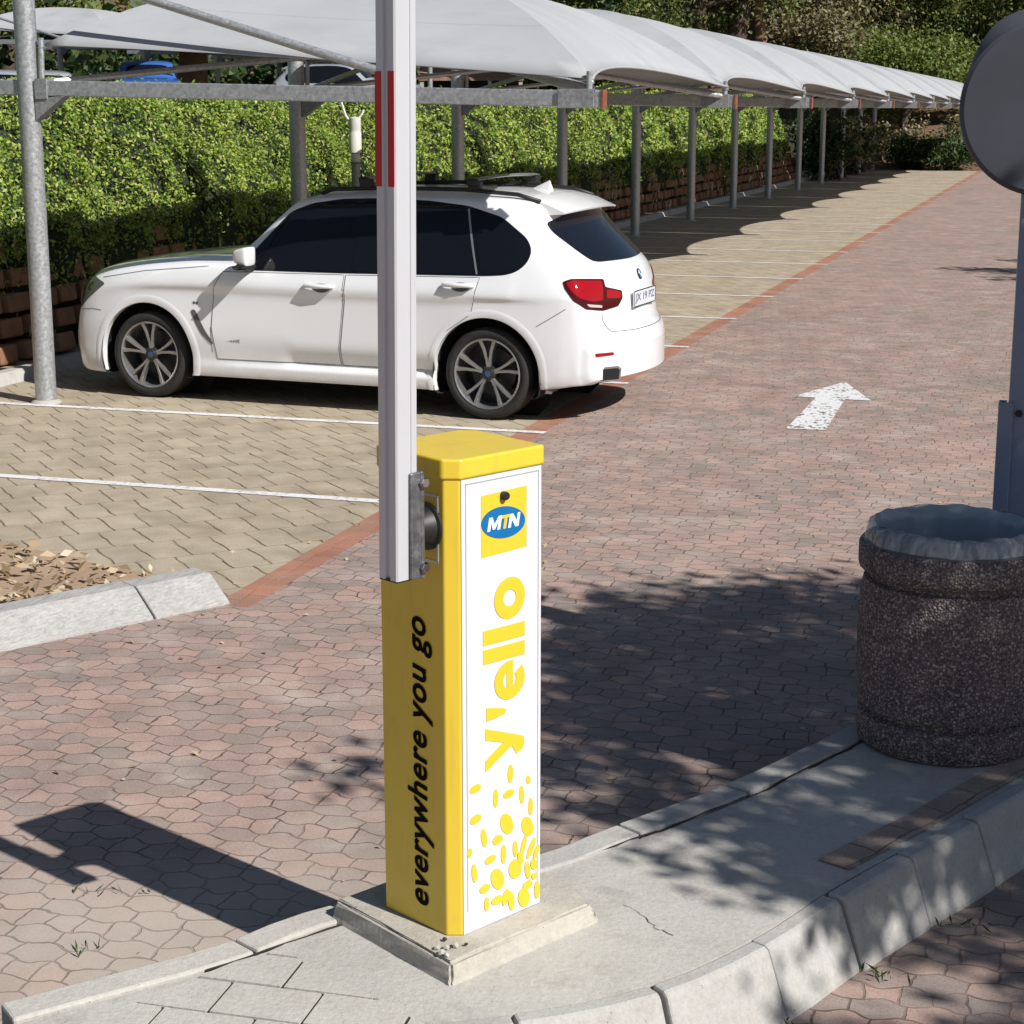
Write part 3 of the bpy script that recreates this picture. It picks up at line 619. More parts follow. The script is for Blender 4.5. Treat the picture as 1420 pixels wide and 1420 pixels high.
def arcband(cu, cv, ru, rv, iu, iv, a0, a1, n=44):
    P = [(cv + rv * math.cos(t), cu + ru * math.sin(t)) for t in np.linspace(a0, a1, n)]; Q = [(cv + iv * math.cos(t), cu + iu * math.sin(t)) for t in np.linspace(a1, a0, n)]
    return P, Q
def ring(mb, cs, cz, rs, rz, is_, iz, a0=0, a1=2 * math.pi, n=48):
    vs = []; 
    for t in np.linspace(a0, a1, n):
        for r1, r2 in ((rs, rz), (is_, iz)): vs.append((cs + r1 * math.cos(t), -.0046, cz + r2 * math.sin(t)))
    mb.add(vs, [(2 * i, 2 * i + 2, 2 * i + 3, 2 * i + 1) for i in range(n - 1)])
mb = MB(); ring(mb, .1945, 1.081 - Z0, .054, .054, .0225, .0215); mb.build('letter', M['ylet'], door)
mb = MB(); ring(mb, .1945, .866 - Z0, .054, .051, .0225, .0235, R(86), R(86 + 312)); face_poly(mb, [(.1840, .834 - Z0), (.2060, .834 - Z0), (.2060, .9165 - Z0), (.1840, .9165 - Z0)], -.0048); mb.build('letter', M['ylet'], door)
for z0_, z1_ in ((.925, .962), (.974, 1.012)): letter([[(.1015, z0_ - Z0), (.248, z0_ - Z0 - .002), (.248, z1_ - Z0 - .002), (.1015, z1_ - Z0)]])
CF = [(.197, .603, .010, .025, 0), (.262, .569, .008, .012, .4), (.073, .596, .020, .011, .1), (.144, .551, .009, .025, 0), (.191, .550, .020, .011, 0), (.238, .535, .009, .025, .1), (.271, .493, .009, .024, 0), (.073, .514, .020, .012, .1), (.1835, .470, .023, .042, .5), (.2595, .441, .022, .040, .5), (.102, .4556, .010, .026, .2), (.151, .4357, .018, .013, 0), (.0516, .43, .009, .012, 0), (.1245, .3895, .020, .011, .1), (.172, .39, .0095, .026, 0), (.2146, .392, .009, .023, .1), (.2442, .391, .0085, .030, -.3), (.2733, .376, .010, .030, -.5), (.214, .336, .026, .036, .4), (.15, .328, .024, .042, .5), (.0674, .37, .009, .026, .1), (.104, .316, .018, .012, 0), (.26, .318, .010, .026, .2), (.2826, .328, .011, .017, .4), (.26, .277, .018, .012, 0), (.111, .271, .009, .019, 0), (.150, .270, .022, .012, 0), (.1994, .252, .011, .028, .15), (.179, .268, .012, .022, -.3), (.246, .246, .023, .036, .4), (.295, .252, .010, .025, 0), (.233, .361, .010, .018, .3), (.292, .36, .008, .02, -.5), (.285, .295, .010, .009, 0)]
cf = MB()
for i, (s_, z_, a, b, ro) in enumerate(CF):
    if b > .034: a, b = a * .88, b * .78
    face_poly(cf, [(s_ + a * math.cos(t) * math.cos(ro) - b * math.sin(t) * math.sin(ro), z_ - Z0 + .01 + a * math.cos(t) * math.sin(ro) + b * math.sin(t) * math.cos(ro)) for t in np.linspace(0, 2 * math.pi, 21)[:-1]], -.0044 - i * .00004)
cf.build('petal_print', M['ylet'], door)
text('side_lettering', 'everywhere you go', M['blklet'], bar_, (-.0016, .072, .276 - Z0), (0, 0, 1), (0, 1, 0), .770, .096, .018, .20, 1.06)
stk = MB()
for a, b in (((.048, 1.197), (.048, 1.362)), ((.048, 1.362), (.20, 1.362)), ((.20, 1.362), (.20, 1.197)), ((.20, 1.197), (.048, 1.197))):
    stk.box((-.0008, (a[0] + b[0]) / 2, (a[1] + b[1]) / 2 - Z0), (.0016, abs(a[0] - b[0]) + .006, abs(a[1] - b[1]) + .006))
stk.build('side_sticker', M['sticker'], bar_)
# boom arm
T0, T1, X0, X1 = .040, .108, -.140, -.073; ZB = .955; ZT = 4.4
def lean(o):
    for v in o.data.vertices: v.co.y -= (v.co.z - ZB) * .014
prof = [(X0 + .004, T0), (X0, T0 + .004), (X0, T0 + .024), (X0 + .007, T0 + .027), (X0 + .007, T0 + .041), (X0, T0 + .044), (X0, T1 - .004), (X0 + .004, T1), (X1 - .004, T1), (X1, T1 - .004), (X1, T0 + .004), (X1 - .004, T0), (X1 - .020, T0), (X1 - .021, T0 + .003), (X1 - .025, T0 + .003), (X1 - .026, T0)]
boom = MB().prism(prof, ZB, ZT).build('boom_arm', M['alu'], bar_); lean(boom)
for t0 in (T0 + .002, T0 + .046):
    o = MB().box((X0 - .0006, t0 + .0105, 2.012), (.0014, .021, .256)).build('red_stripe', M['red'], boom); lean(o)
    o = MB().box((X0 - .0006, t0 + .0105, 3.26), (.0014, .021, .256)).build('red_stripe', M['red'], boom); lean(o)
cp_ = MB().prism([(X0 + .002, T0 + .002), (X0 + .002, T1 - .002), (X1 - .002, T1 - .002), (X1 - .002, T0 + .002)], ZB - .004, ZB + .003).build('end_cap', M['black'], boom)
br_ = MB().box((-.0665, .072, 1.085), (.012, .092, .265)).build('mounting_bracket', M['steel'], bar_, bevel=.004)
MB().box((-.085, T0 - .0075, 1.085), (.036, .009, .262)).build('side_bracket', M['steel'], br_, bevel=.004)
for z_ in (.982, 1.19):
    MB().lathe([(.0001, .03), (.010, .03), (.012, .024), (.012, 0)], (-.0665, .026, z_), 12, 'y').lathe([(.0001, -.016), (.011, -.016), (.013, -.010), (.013, 0)], (-.0665, .03, z_), 6, 'y').build('bolt', M['chrome'], br_, smooth=True, auto=30)
MB().lathe([(.060, 0), (.060, -.006), (.052, -.010), (.040, -.040), (.040, -.062)], (0, .090, 1.283 - Z0), 32, 'x').build('hub', M['black'], bar_, smooth=True, auto=30)
MB().lathe([(.030, -.006), (.036, -.030), (.036, -.063)], (0, .090, 1.283 - Z0), 28, 'x').build('hub_flange', M['galv'], bar_, smooth=True, auto=30)

pl_ = thing('concrete_plinth', (BF.x, BF.y, BF.z - .17), 'rough square concrete plinth under the yellow barrier cabinet', 'plinth', BR)
top = [(-.095, -.088), (.402, -.094), (.455, .02), (.445, .375), (-.058, .392)]; bot = [(-.108, -.104), (.425, -.112), (.475, .015), (.465, .40), (-.075, .41)]
def rough_block(name, top, bot, z0, z1, mat, parent, amp=.004, cuts=5):
    n = len(top); bm = bmesh.new(); a = [bm.verts.new((x, y, z0)) for x, y in bot]; b = [bm.verts.new((x, y, z1)) for x, y in top]
    bm.faces.new(b); [bm.faces.new((a[i], a[(i + 1) % n], b[(i + 1) % n], b[i])) for i in range(n)]
    bmesh.ops.bevel(bm, geom=[e for e in bm.edges if not e.is_boundary], offset=.008, segments=2, affect='EDGES')
    bmesh.ops.triangulate(bm, faces=bm.faces); bmesh.ops.subdivide_edges(bm, edges=bm.edges, cuts=cuts, use_grid_fill=True)
    for v in bm.verts: v.co += Vector((random.gauss(0, amp), random.gauss(0, amp), random.gauss(0, amp * .5))) * .5
    me = bpy.data.meshes.new(name); bmesh.ops.recalc_face_normals(bm, faces=bm.faces); bm.to_mesh(me); bm.free(); me.materials.append(mat)
    for p in me.polygons: p.use_smooth = True
    try: me.set_sharp_from_angle(angle=R(32))
    except Exception: pass
    return link(name, me, parent)
rough_block('block', top, bot, .10, .1695, M['plinth'], pl_, .0025)
pb = thing('mortar_rubble', (BF.x, BF.y, BF.z - .17), 'crumbled pale mortar bits at the front corner of the plinth', 'rubble', BR)
for q in range(9):
    bm = bmesh.new(); bmesh.ops.create_icosphere(bm, subdivisions=1, radius=random.uniform(.004, .012))
    for v in bm.verts: v.co = Vector((v.co.x * random.uniform(.7, 1.3), v.co.y * random.uniform(.7, 1.3), v.co.z * random.uniform(.5, .9)))
    me = bpy.data.meshes.new('chip'); bm.to_mesh(me); bm.free(); me.materials.append(M['conc'] if q % 4 else M['joint']); o = link('chip', me, pb); o.location = (-.035 + random.gauss(0, .025), -.035 + random.gauss(0, .02), .176)

# ------------------------------------------------------------------ bin, liner, pole with round disc
bx, by = -.334, 5.995
bn = thing('litter_bin', (bx, by, ZI - .006), 'round dark exposed aggregate concrete litter bin on the island', 'litter bin'); bn.scale = (.967,) * 3
pr_b = [(.0, 0), (.285, 0), (.300, .012), (.306, .09), (.303, .112), (.276, .122), (.276, .138), (.304, .148), (.312, .25), (.314, .40), (.309, .54), (.300, .585), (.283, .592), (.283, .604), (.300, .612), (.316, .625), (.320, .64), (.320, .705), (.310, .718), (.275, .722), (.262, .70), (.262, .30)]
MB().lathe(pr_b, n=72).build('body', M['agg'], bn, smooth=True, auto=50)
lin = thing('bin_liner', (bx, by, ZI - .006), 'translucent blue grey plastic liner folded over the bin rim', 'bin liner'); lin.scale = (.967,) * 3
def ruffle(prof, n=110, amp=.0035):
    mb = MB(); vs = []
    for i, (r, z) in enumerate(prof):
        for k in range(n):
            t = 2 * math.pi * k / n; rr = r + amp * (math.sin(t * 13 + i) + .7 * math.sin(t * 29 + 2.1 * i) + .6 * math.sin(t * 7 - i * .7)) * (.4 + .6 * (i % 3)) * .5; vs.append((rr * math.cos(t), rr * math.sin(t), z + .004 * math.sin(t * 5 + i) + .003 * math.sin(t * 17 + i)))
    return mb.add(vs, [(i * n + k, i * n + (k + 1) % n, (i + 1) * n + (k + 1) % n, (i + 1) * n + k) for i in range(len(prof) - 1) for k in range(n)])
ruffle([(.306, .690), (.303, .715), (.296, .745), (.291, .765), (.284, .778), (.272, .783)]).build('folded_cuff', M['bag'], lin, smooth=True)
ruffle([(.272, .783), (.262, .772), (.255, .74), (.245, .60), (.235, .40), (.20, .22), (.001, .20)]).build('inner_bag', M['bagin'], lin, smooth=True)
MB().lathe([(.300, .706), (.306, .709), (.306, .722), (.299, .725)], n=72).build('elastic_band', M['shadowp'], lin, smooth=True)
px_, py_ = -.114, 6.77
sp = thing('mirror_post', (px_ - .035, py_ + .03, ZI - .01), 'blue grey steel post at the right edge carrying a dark round disc', 'post'); sp.scale = (.967,) * 3
MB().box((.005, 0, .97), (.135, .135, 1.94)).build('pole', M['poleblue'], sp, bevel=.008)
ab = MB().box((-.084, -.02, .545), (.028, .012, 1.09)).box((-.0705, -.0752, .545), (.055, .012, 1.09)).build('angle_bracket', M['poleblue'], sp, bevel=.002)
for z_ in (1.05, .40): MB().lathe([(.0001, -.022), (.012, -.022), (.014, -.015), (.014, 0)], (-.022, -.0680, z_), 6, 'y').build('bolt', M['black'], sp)
MB().box((0, 0, .02), (.24, .24, .02)).build('foot_plate', M['galvd'], sp, bevel=.003)
dz = (2.28 - ZI) / .967; dpr = [(r * .93, z) for r, z in [(.0001, -.026), (.322, -.026), (.338, -.018), (.342, -.008), (.342, .026), (.336, .034), (.0001, .040)]]
dk = MB().lathe(dpr, (.020, -.09, dz + .012), 80, 'y').build('round_disc', M['disc'], sp, smooth=True, auto=18)
hd = MB(); vs = []
na = 40
for i in range(na):
    t = R(8) + (R(172) - R(8)) * i / (na - 1); wv_ = .5 - .5 * math.cos(2 * math.pi * i / (na - 1)); wv_ = min(1, wv_ * 1.6)
    for rr, yy_ in ((.312, -.100), (.314 + .050 * wv_, -.065), (.314 + .054 * wv_, .10), (.309, .10)):
        vs.append((.020 + rr * math.cos(t), yy_, dz + .012 + rr * math.sin(t)))
hd.add(vs, [(4 * i + j, 4 * i + 4 + j, 4 * i + 5 + j, 4 * i + 1 + j) for i in range(na - 1) for j in range(3)])
hd.build('visor', M['disc'], dk, smooth=True, auto=30)

# ------------------------------------------------------------------ slim lamp in front of the hedge
lm = thing('garden_lamp', (-8.72, 21.36, 0), 'cream lamp head on a grey pole before the hedge behind the white car', 'lamp')
MB().lathe([(.055, 0), (.055, 1.60), (.075, 1.62)], n=16).build('pole', M['galvd'], lm, smooth=True, auto=40)
MB().lathe([(.03, 1.58), (.05, 1.64), (.055, 1.72), (.078, 1.74), (.078, 1.98), (.070, 2.0), (.075, 2.02), (.075, 2.16), (.0001, 2.18)], n=20).build('lamp_head', M['lampwht'], lm, smooth=True, auto=40)
MB().tube([(0, 0, 2.05), (-.10, -.05, 2.18), (-.17, -.06, 2.40)], .016, 8).tube([(0, 0, 2.1), (.08, .03, 2.2), (.10, .05, 2.26)], .014, 8).build('bracket_arm', M['lampwht'], lm)

# ------------------------------------------------------------------ the car (x = forward, origin under the rear axle)
WB, WR = 2.933, .347
def st(x, b, *rows): return (x, b, rows)
STN = [
 st(-1.012, .27, (.78, .33), (.83, .34), (.85, .365), (.857, .40), (.858, .45), (.85, .50), (.82, .53), (.76, .54), (.68, .545), (.56, .547), (.3, .55), (0, .55)),
 st(-.992, .27, (.78, .31), (.84, .315), (.868, .35), (.875, .41), (.875, .52), (.862, .59), (.83, .615), (.76, .625), (.68, .63), (.56, .632), (.3, .635), (0, .635)),
 st(-.935, .255, (.79, .29), (.86, .295), (.885, .34), (.892, .40), (.886, .57), (.870, .64), (.835, .67), (.765, .69), (.68, .70), (.56, .702), (.3, .705), (0, .705)),
 st(-.905, .25, (.79, .285), (.875, .29), (.898, .34), (.905, .40), (.897, .62), (.885, .84), (.84, .90), (.77, .93), (.685, .945), (.56, .95), (.3, .953), (0, .955)),
 st(-.86, .25, (.79, .28), (.89, .285), (.910, .33), (.915, .40), (.912, .63), (.905, .91), (.857, .995), (.785, 1.045), (.70, 1.07), (.565, 1.085), (.3, 1.092), (0, 1.095)),
 st(-.77, .24, (.79, .265), (.905, .27), (.925, .32), (.930, .39), (.930, .63), (.926, .92), (.878, 1.05), (.805, 1.13), (.715, 1.165), (.57, 1.182), (.3, 1.19), (0, 1.192)),
 st(-.62, .24, (.80, .245), (.915, .25), (.938, .31), (.940, .38), (.948, .63), (.945, .925), (.898, 1.085), (.822, 1.23), (.725, 1.292), (.58, 1.318), (.3, 1.328), (0, 1.33)),
 st(-.47, .22, (.80, .23), (.92, .235), (.945, .30), (.945, .37), (.958, .63), (.955, .93), (.907, 1.095), (.828, 1.29), (.705, 1.42), (.575, 1.455), (.33, 1.472), (0, 1.478)),
 st(-.41, .19, (.80, .225), (.92, .23), (.945, .30), (.945, .37), (.960, .63), (.958, .93), (.910, 1.095), (.832, 1.305), (.71, 1.475), (.58, 1.535), (.33, 1.562), (0, 1.572)),
 st(-.25, .10, (.80, .215), (.925, .22), (.945, .30), (.945, .365), (.965, .62), (.965, .93), (.917, 1.092), (.838, 1.32), (.71, 1.53), (.59, 1.592), (.33, 1.622), (0, 1.633)),
 st(.05, .02, (.80, .205), (.925, .21), (.945, .29), (.940, .35), (.968, .60), (.968, .93), (.922, 1.085), (.840, 1.33), (.708, 1.565), (.597, 1.612), (.33, 1.645), (0, 1.655)),
 st(.50, 0, (.80, .20), (.925, .205), (.945, .285), (.902, .350), (.955, .50), (.962, .92), (.917, 1.070), (.837, 1.33), (.705, 1.585), (.60, 1.622), (.33, 1.652), (0, 1.662)),
 st(1.00, 0, (.80, .20), (.925, .205), (.945, .285), (.898, .350), (.953, .50), (.960, .92), (.915, 1.065), (.835, 1.33), (.703, 1.592), (.60, 1.626), (.33, 1.655), (0, 1.664)),
 st(1.45, -.08, (.80, .20), (.925, .205), (.945, .285), (.898, .350), (.953, .50), (.960, .92), (.914, 1.060), (.832, 1.325), (.70, 1.582), (.60, 1.608), (.33, 1.63), (0, 1.637)),
 st(1.72, -.16, (.80, .20), (.925, .205), (.945, .285), (.900, .350), (.953, .50), (.960, .92), (.913, 1.058), (.828, 1.315), (.70, 1.552), (.60, 1.568), (.33, 1.575), (0, 1.578)),
 st(1.95, -.24, (.80, .20), (.925, .205), (.945, .285), (.924, .345), (.953, .55), (.960, .92), (.912, 1.056), (.822, 1.27), (.70, 1.435), (.60, 1.445), (.33, 1.45), (0, 1.452)),
 st(2.20, -.28, (.80, .20), (.925, .205), (.945, .285), (.930, .345), (.955, .55), (.960, .92), (.912, 1.054), (.82, 1.16), (.71, 1.255), (.60, 1.262), (.33, 1.268), (0, 1.27)),
 st(2.38, -.26, (0.8, 0.2), (0.925, 0.205), (0.945, 0.285), (0.935, 0.345), (0.957, 0.55), (0.96, 0.93), (0.912, 1.072), (0.82, 1.109), (0.71, 1.132), (0.58, 1.146), (0.33, 1.159), (0, 1.164)),
 st(2.62, -.20, (0.8, 0.2), (0.925, 0.205), (0.945, 0.285), (0.942, 0.345), (0.962, 0.55), (0.96, 0.932), (0.91, 1.072), (0.82, 1.108), (0.71, 1.126), (0.58, 1.138), (0.33, 1.15), (0, 1.152)),
 st(2.95, -.18, (0.8, 0.2), (0.93, 0.205), (0.95, 0.285), (0.952, 0.345), (0.967, 0.58), (0.958, 0.924), (0.9, 1.052), (0.81, 1.088), (0.7, 1.105), (0.57, 1.115), (0.33, 1.124), (0, 1.126)),
 st(3.30, -.20, (0.79, 0.19), (0.925, 0.195), (0.948, 0.27), (0.952, 0.345), (0.958, 0.58), (0.942, 0.896), (0.88, 1.017), (0.79, 1.047), (0.685, 1.061), (0.56, 1.069), (0.33, 1.076), (0, 1.079)),
 st(3.58, -.24, (0.76, 0.18), (0.905, 0.185), (0.93, 0.26), (0.938, 0.36), (0.938, 0.56), (0.918, 0.846), (0.855, 0.96), (0.765, 0.99), (0.665, 1.004), (0.545, 1.013), (0.32, 1.02), (0, 1.023)),
 st(3.74, -.26, (0.72, 0.18), (0.87, 0.19), (0.9, 0.27), (0.912, 0.38), (0.912, 0.55), (0.89, 0.768), (0.828, 0.865), (0.74, 0.9), (0.645, 0.915), (0.53, 0.925), (0.31, 0.932), (0, 0.935)),
 st(3.82, -.27, (0.66, 0.2), (0.82, 0.22), (0.86, 0.3), (0.88, 0.4), (0.88, 0.53), (0.855, 0.639), (0.795, 0.685), (0.71, 0.7), (0.62, 0.705), (0.51, 0.707), (0.3, 0.71), (0, 0.71)),
 st(3.86, -.28, (.60, .30), (.76, .33), (.81, .37), (.83, .42), (.83, .48), (.81, .525), (.75, .545), (.67, .55), (.59, .552), (.49, .553), (.28, .554), (0, .554)),
]
def crease(xs, rows):
    w_ = min(1, max(0, (xs + .72) / .5)) * min(1, max(0, (3.5 - xs) / .6)); y, z = rows[5]; y4, z4 = rows[4]
    rows = tuple((y_, z_ + (.022 * min(1, (z_ - 1.25) / .3) if z_ > 1.25 else 0)) for y_, z_ in rows); y, z = rows[5]
    return rows[:5] + ((y4 + (y - y4) * .78 - .017 * w_, z4 + (z - z4) * .80),) + (rows[5],) + rows[6:]
STN = [(a, b, crease(a, tuple(r))) for a, b, r in STN]
def car_body():
    xs = np.array([s[0] for s in STN]); A = np.array([[s[1]] + [c for r in s[2] for c in r] for s in STN])
    q = np.unique(np.round(np.r_[np.arange(-1.012, -.40, .010), np.arange(-.40, 3.5, .022), np.arange(3.5, 3.86, .012), 3.86], 4)); B = catmull(xs, A, q)
    k = 13; sub = 8; tt = np.unique(np.r_[np.arange(0, k - 1 + 1e-6, 1 / sub)]); V = []
    for i, x in enumerate(q):
        rows = B[i, 1:].reshape(k, 2); y = catmull(np.arange(k), rows[:, 0], tt); z = catmull(np.arange(k), rows[:, 1], tt)
        V.append(np.stack([x + B[i, 0] * np.clip(y, 0, .97)**2, y, z], 1))
    V = np.array(V); ni, nj = V.shape[:2]; bm = bmesh.new(); faces = []
    L = [[bm.verts.new(V[i, j]) for j in range(nj)] for i in range(ni)]
    Rr = [[L[i][j] if j == nj - 1 else bm.verts.new((V[i, j, 0], -V[i, j, 1], V[i, j, 2])) for j in range(nj)] for i in range(ni)]
    for i in range(ni - 1):
        for j in range(nj - 1):
            bm.faces.new((L[i][j], L[i + 1][j], L[i + 1][j + 1], L[i][j + 1])); bm.faces.new((Rr[i][j], Rr[i][j + 1], Rr[i + 1][j + 1], Rr[i + 1][j]))
    nc = 14
    for i in (0, ni - 1):                                            # rounded end skins, bulging with the plan curve
        row = []
        for j in range(nj - 1):
            c_ = [L[i][j]]
            for q_ in range(1, nc): f_ = 1 - 2 * q_ / nc; y_ = V[i, j, 1] * f_; c_.append(bm.verts.new((q[i] + B[i, 0] * y_ * y_, y_, V[i, j, 2])))
            row.append(c_ + [Rr[i][j]])
        for a_, b_ in zip(row, row[1:]):
            for q_ in range(nc): bm.faces.new((a_[q_], a_[q_ + 1], b_[q_ + 1], b_[q_]))
    bmesh.ops.recalc_face_normals(bm, faces=bm.faces); return bm
BODY = car_body(); BVH = BVHTree.FromBMesh(BODY)
QP = Vector((-.7, .75, .95)); QR = Vector((-.94, -.341, 0)).normalized(); QU = Vector((.034, -.094, .995)).normalized(); QD = QU.cross(QR).normalized()
def hit(mode, a, b):
    if mode == 'side': o, d = Vector((a, 3, b)), Vector((0, -1, 0))
    elif mode == 'rear': o, d = Vector((-3, a, b)), Vector((1, 0, 0))
    elif mode == 'front': o, d = Vector((6, a, b)), Vector((-1, 0, -.45)).normalized(); 
    elif mode == 'top': o, d = Vector((a, b, 4)), Vector((0, 0, -1))
    elif mode == 'quarter': o, d = QP + QR * a + QU * b - QD * 4, QD
    if mode == 'front': o = Vector((6, a, b + (6 - 2.0) * .45))
    h = BVH.ray_cast(o, d)
    if h[0] is None: h = BVH.find_nearest(o + d * 3.6)
    n = h[1] if h[1].dot(d) < 0 else -h[1]
    return h[0], n
def densify(poly, step):
    out = []
    for a, b in zip(poly, poly[1:] + poly[:1]):
        n = max(1, int(math.hypot(b[0] - a[0], b[1] - a[1]) / step + .5)); out += [(a[0] + (b[0] - a[0]) * t / n, a[1] + (b[1] - a[1]) * t / n) for t in range(n)]
    return out
def rounded(poly, r=.03, n=4):
    out = []
    for i, p in enumerate(poly):
        p = Vector(p); a = Vector(poly[i - 1]); b = Vector(poly[(i + 1) % len(poly)]); da = (a - p); db = (b - p); ra = min(r, da.length * .45); rb = min(r, db.length * .45)
        A = p + da.normalized() * ra; B = p + db.normalized() * rb
        for t in np.linspace(0, 1, n): q = A * (1 - t)**2 + p * 2 * t * (1 - t) + B * t**2; out.append((q.x, q.y))
    return out
def patch(name, mode, poly, off, mat, parent, step=.035, mirror=False, rim=.004):
    """a panel, pane or lens that follows the body's skin"""
    P = densify(poly, step); n = len(P); xs = [p[0] for p in P]; ys = [p[1] for p in P]; pts = [Vector(p) for p in P]
    for x in np.arange(min(xs) + step, max(xs), step):
        for y in np.arange(min(ys) + step, max(ys), step):
            if in_poly((x, y), P) and min((x - p[0])**2 + (y - p[1])**2 for p in P) > (step * .5)**2: pts.append(Vector((x, y)))
    r_ = delaunay_2d_cdt(pts, [(i, (i + 1) % n) for i in range(n)], [], 1, 1e-5); vs = []; nb = []
    for v in r_[0]:
        h, nn = hit(mode, v.x, v.y); vs.append(h + nn * off); nb.append(h - nn * rim)
    fs = [tuple(f) for f in r_[2]]; cnt = {}
    for f in fs:
        for a, b in zip(f, f[1:] + f[:1]): cnt[(a, b)] = 1
    rimf = [(a, b, b + len(vs), a + len(vs)) for (a, b) in cnt if (b, a) not in cnt]; allv = vs + nb
    if mirror: allv = [Vector((v.x, -v.y, v.z)) for v in allv]
    me = bpy.data.meshes.new(name); me.from_pydata(allv, [], fs + rimf); me.materials.append(mat)
    bm = bmesh.new(); bm.from_mesh(me); bmesh.ops.recalc_face_normals(bm, faces=bm.faces)
    c = sum((f.normal for f in bm.faces if f.index < len(fs)), Vector()); ref = nb and (vs[0] - nb[0]);
    if mirror: ref = Vector((ref.x, -ref.y, ref.z))
    if c.dot(ref) < 0: bmesh.ops.reverse_faces(bm, faces=bm.faces)
    bm.to_mesh(me); bm.free(); o = link(name, me, parent); me.shade_smooth(); 
    try: me.set_sharp_from_angle(angle=R(40))
    except Exception: pass
    return o
def strip_mesh(mb, mode, line, off, wd, mirror=False, step=.03):
    P = []
    for a, b in zip(line, line[1:]):
        n = max(1, int(math.hypot(b[0] - a[0], b[1] - a[1]) / step)); P += [(a[0] + (b[0] - a[0]) * t / n, a[1] + (b[1] - a[1]) * t / n) for t in range(n)]
    P.append(line[-1]); H = [hit(mode, *p) for p in P]; vs = []
    for i, (h, nn) in enumerate(H):
        t = (H[min(i + 1, len(H) - 1)][0] - H[max(i - 1, 0)][0]).normalized(); s = t.cross(nn).normalized(); vs += [h + nn * off + s * wd / 2, h + nn * off - s * wd / 2]
    if mirror: vs = [Vector((v.x, -v.y, v.z)) for v in vs]
    mb.add(vs, [(2 * i, 2 * i + 2, 2 * i + 3, 2 * i + 1) for i in range(len(H) - 1)])
def arch_r(t): return .425 + .03 * max(0, -math.sin(t)) 
def make_wheel(parent, x, side, lod):
    w_ = link('wheel', None, parent); w_.location = (x, side * .795, WR); w_.rotation_euler = (0, 0, 0 if side > 0 else math.pi)
    k = WR
    MB().lathe([(.262, -.12), (.30, -.135), (k - .025, -.13), (k - .006, -.105), (k, -.07), (k, .07), (k - .006, .105), (k - .022, .128), (.305, .137), (.285, .134), (.270, .126), (.262, .118)], n=64, axis='y').build('tyre', M['tyre'], w_, smooth=True, auto=50)
    rim = MB().lathe([(.262, -.11), (.262, .112), (.267, .128), (.262, .131), (.252, .124), (.247, .10), (.243, -.05), (.243, -.10)], n=64, axis='y'); rim = rim.build('rim', M['rim'], w_, smooth=True, auto=35)
    MB().lathe([(.0001, -.02), (.18, -.02), (.18, -.045), (.242, -.05)], n=40, axis='y').build('brake_disc', M['rimd'], rim, smooth=True, auto=35)
    sp_ = MB()
    for i in range(5):
        for s in (-1, 1):
            a0 = R(72 * i + 18) ; vs = []
            for r_, da, wd, y0, y1 in ((.030, 6, .026, .062, .098), (.10, 6.4, .027, .060, .104), (.18, 9.5, .030, .070, .114), (.256, 12.6, .042, .085, .122)):
                t = a0 + s * R(da) * (1 if r_ > .05 else 1.6); c, q = math.cos(t), math.sin(t)
                for u, yy_ in ((-wd / 2, y0), (-wd * .36, y1), (wd * .36, y1), (wd / 2, y0)): vs.append((r_ * c - u * q, yy_, r_ * q + u * c))
            sp_.add(vs, [(4 * a + b, 4 * a + (b + 1) % 4, 4 * a + 4 + (b + 1) % 4, 4 * a + 4 + b) for a in range(3) for b in range(4)] + [(0, 1, 2, 3), (12, 15, 14, 13)])
    sp_.build('spokes', M['rim'], rim, bevel=.003)
    MB().lathe([(.066, .055), (.060, .096), (.040, .104), (.038, .108), (.0001, .111)], n=28, axis='y').build('hub', M['rimd'] if not lod else M['rim'], rim, smooth=True, auto=35)
    if not lod:
        MB().lathe([(.024, .1085), (.024, .1118), (.0001, .1124)], n=20, axis='y').build('centre_badge', M['badgeblue'], rim, smooth=True, auto=30)
        bt = MB()
        for q in range(5): t = R(72 * q + 54); bt.lathe([(.009, .07), (.009, .102), (.0001, .104)], (.052 * math.cos(t), 0, .052 * math.sin(t)), 8, 'y')
        bt.build('wheel_bolts', M['rimd'], rim)
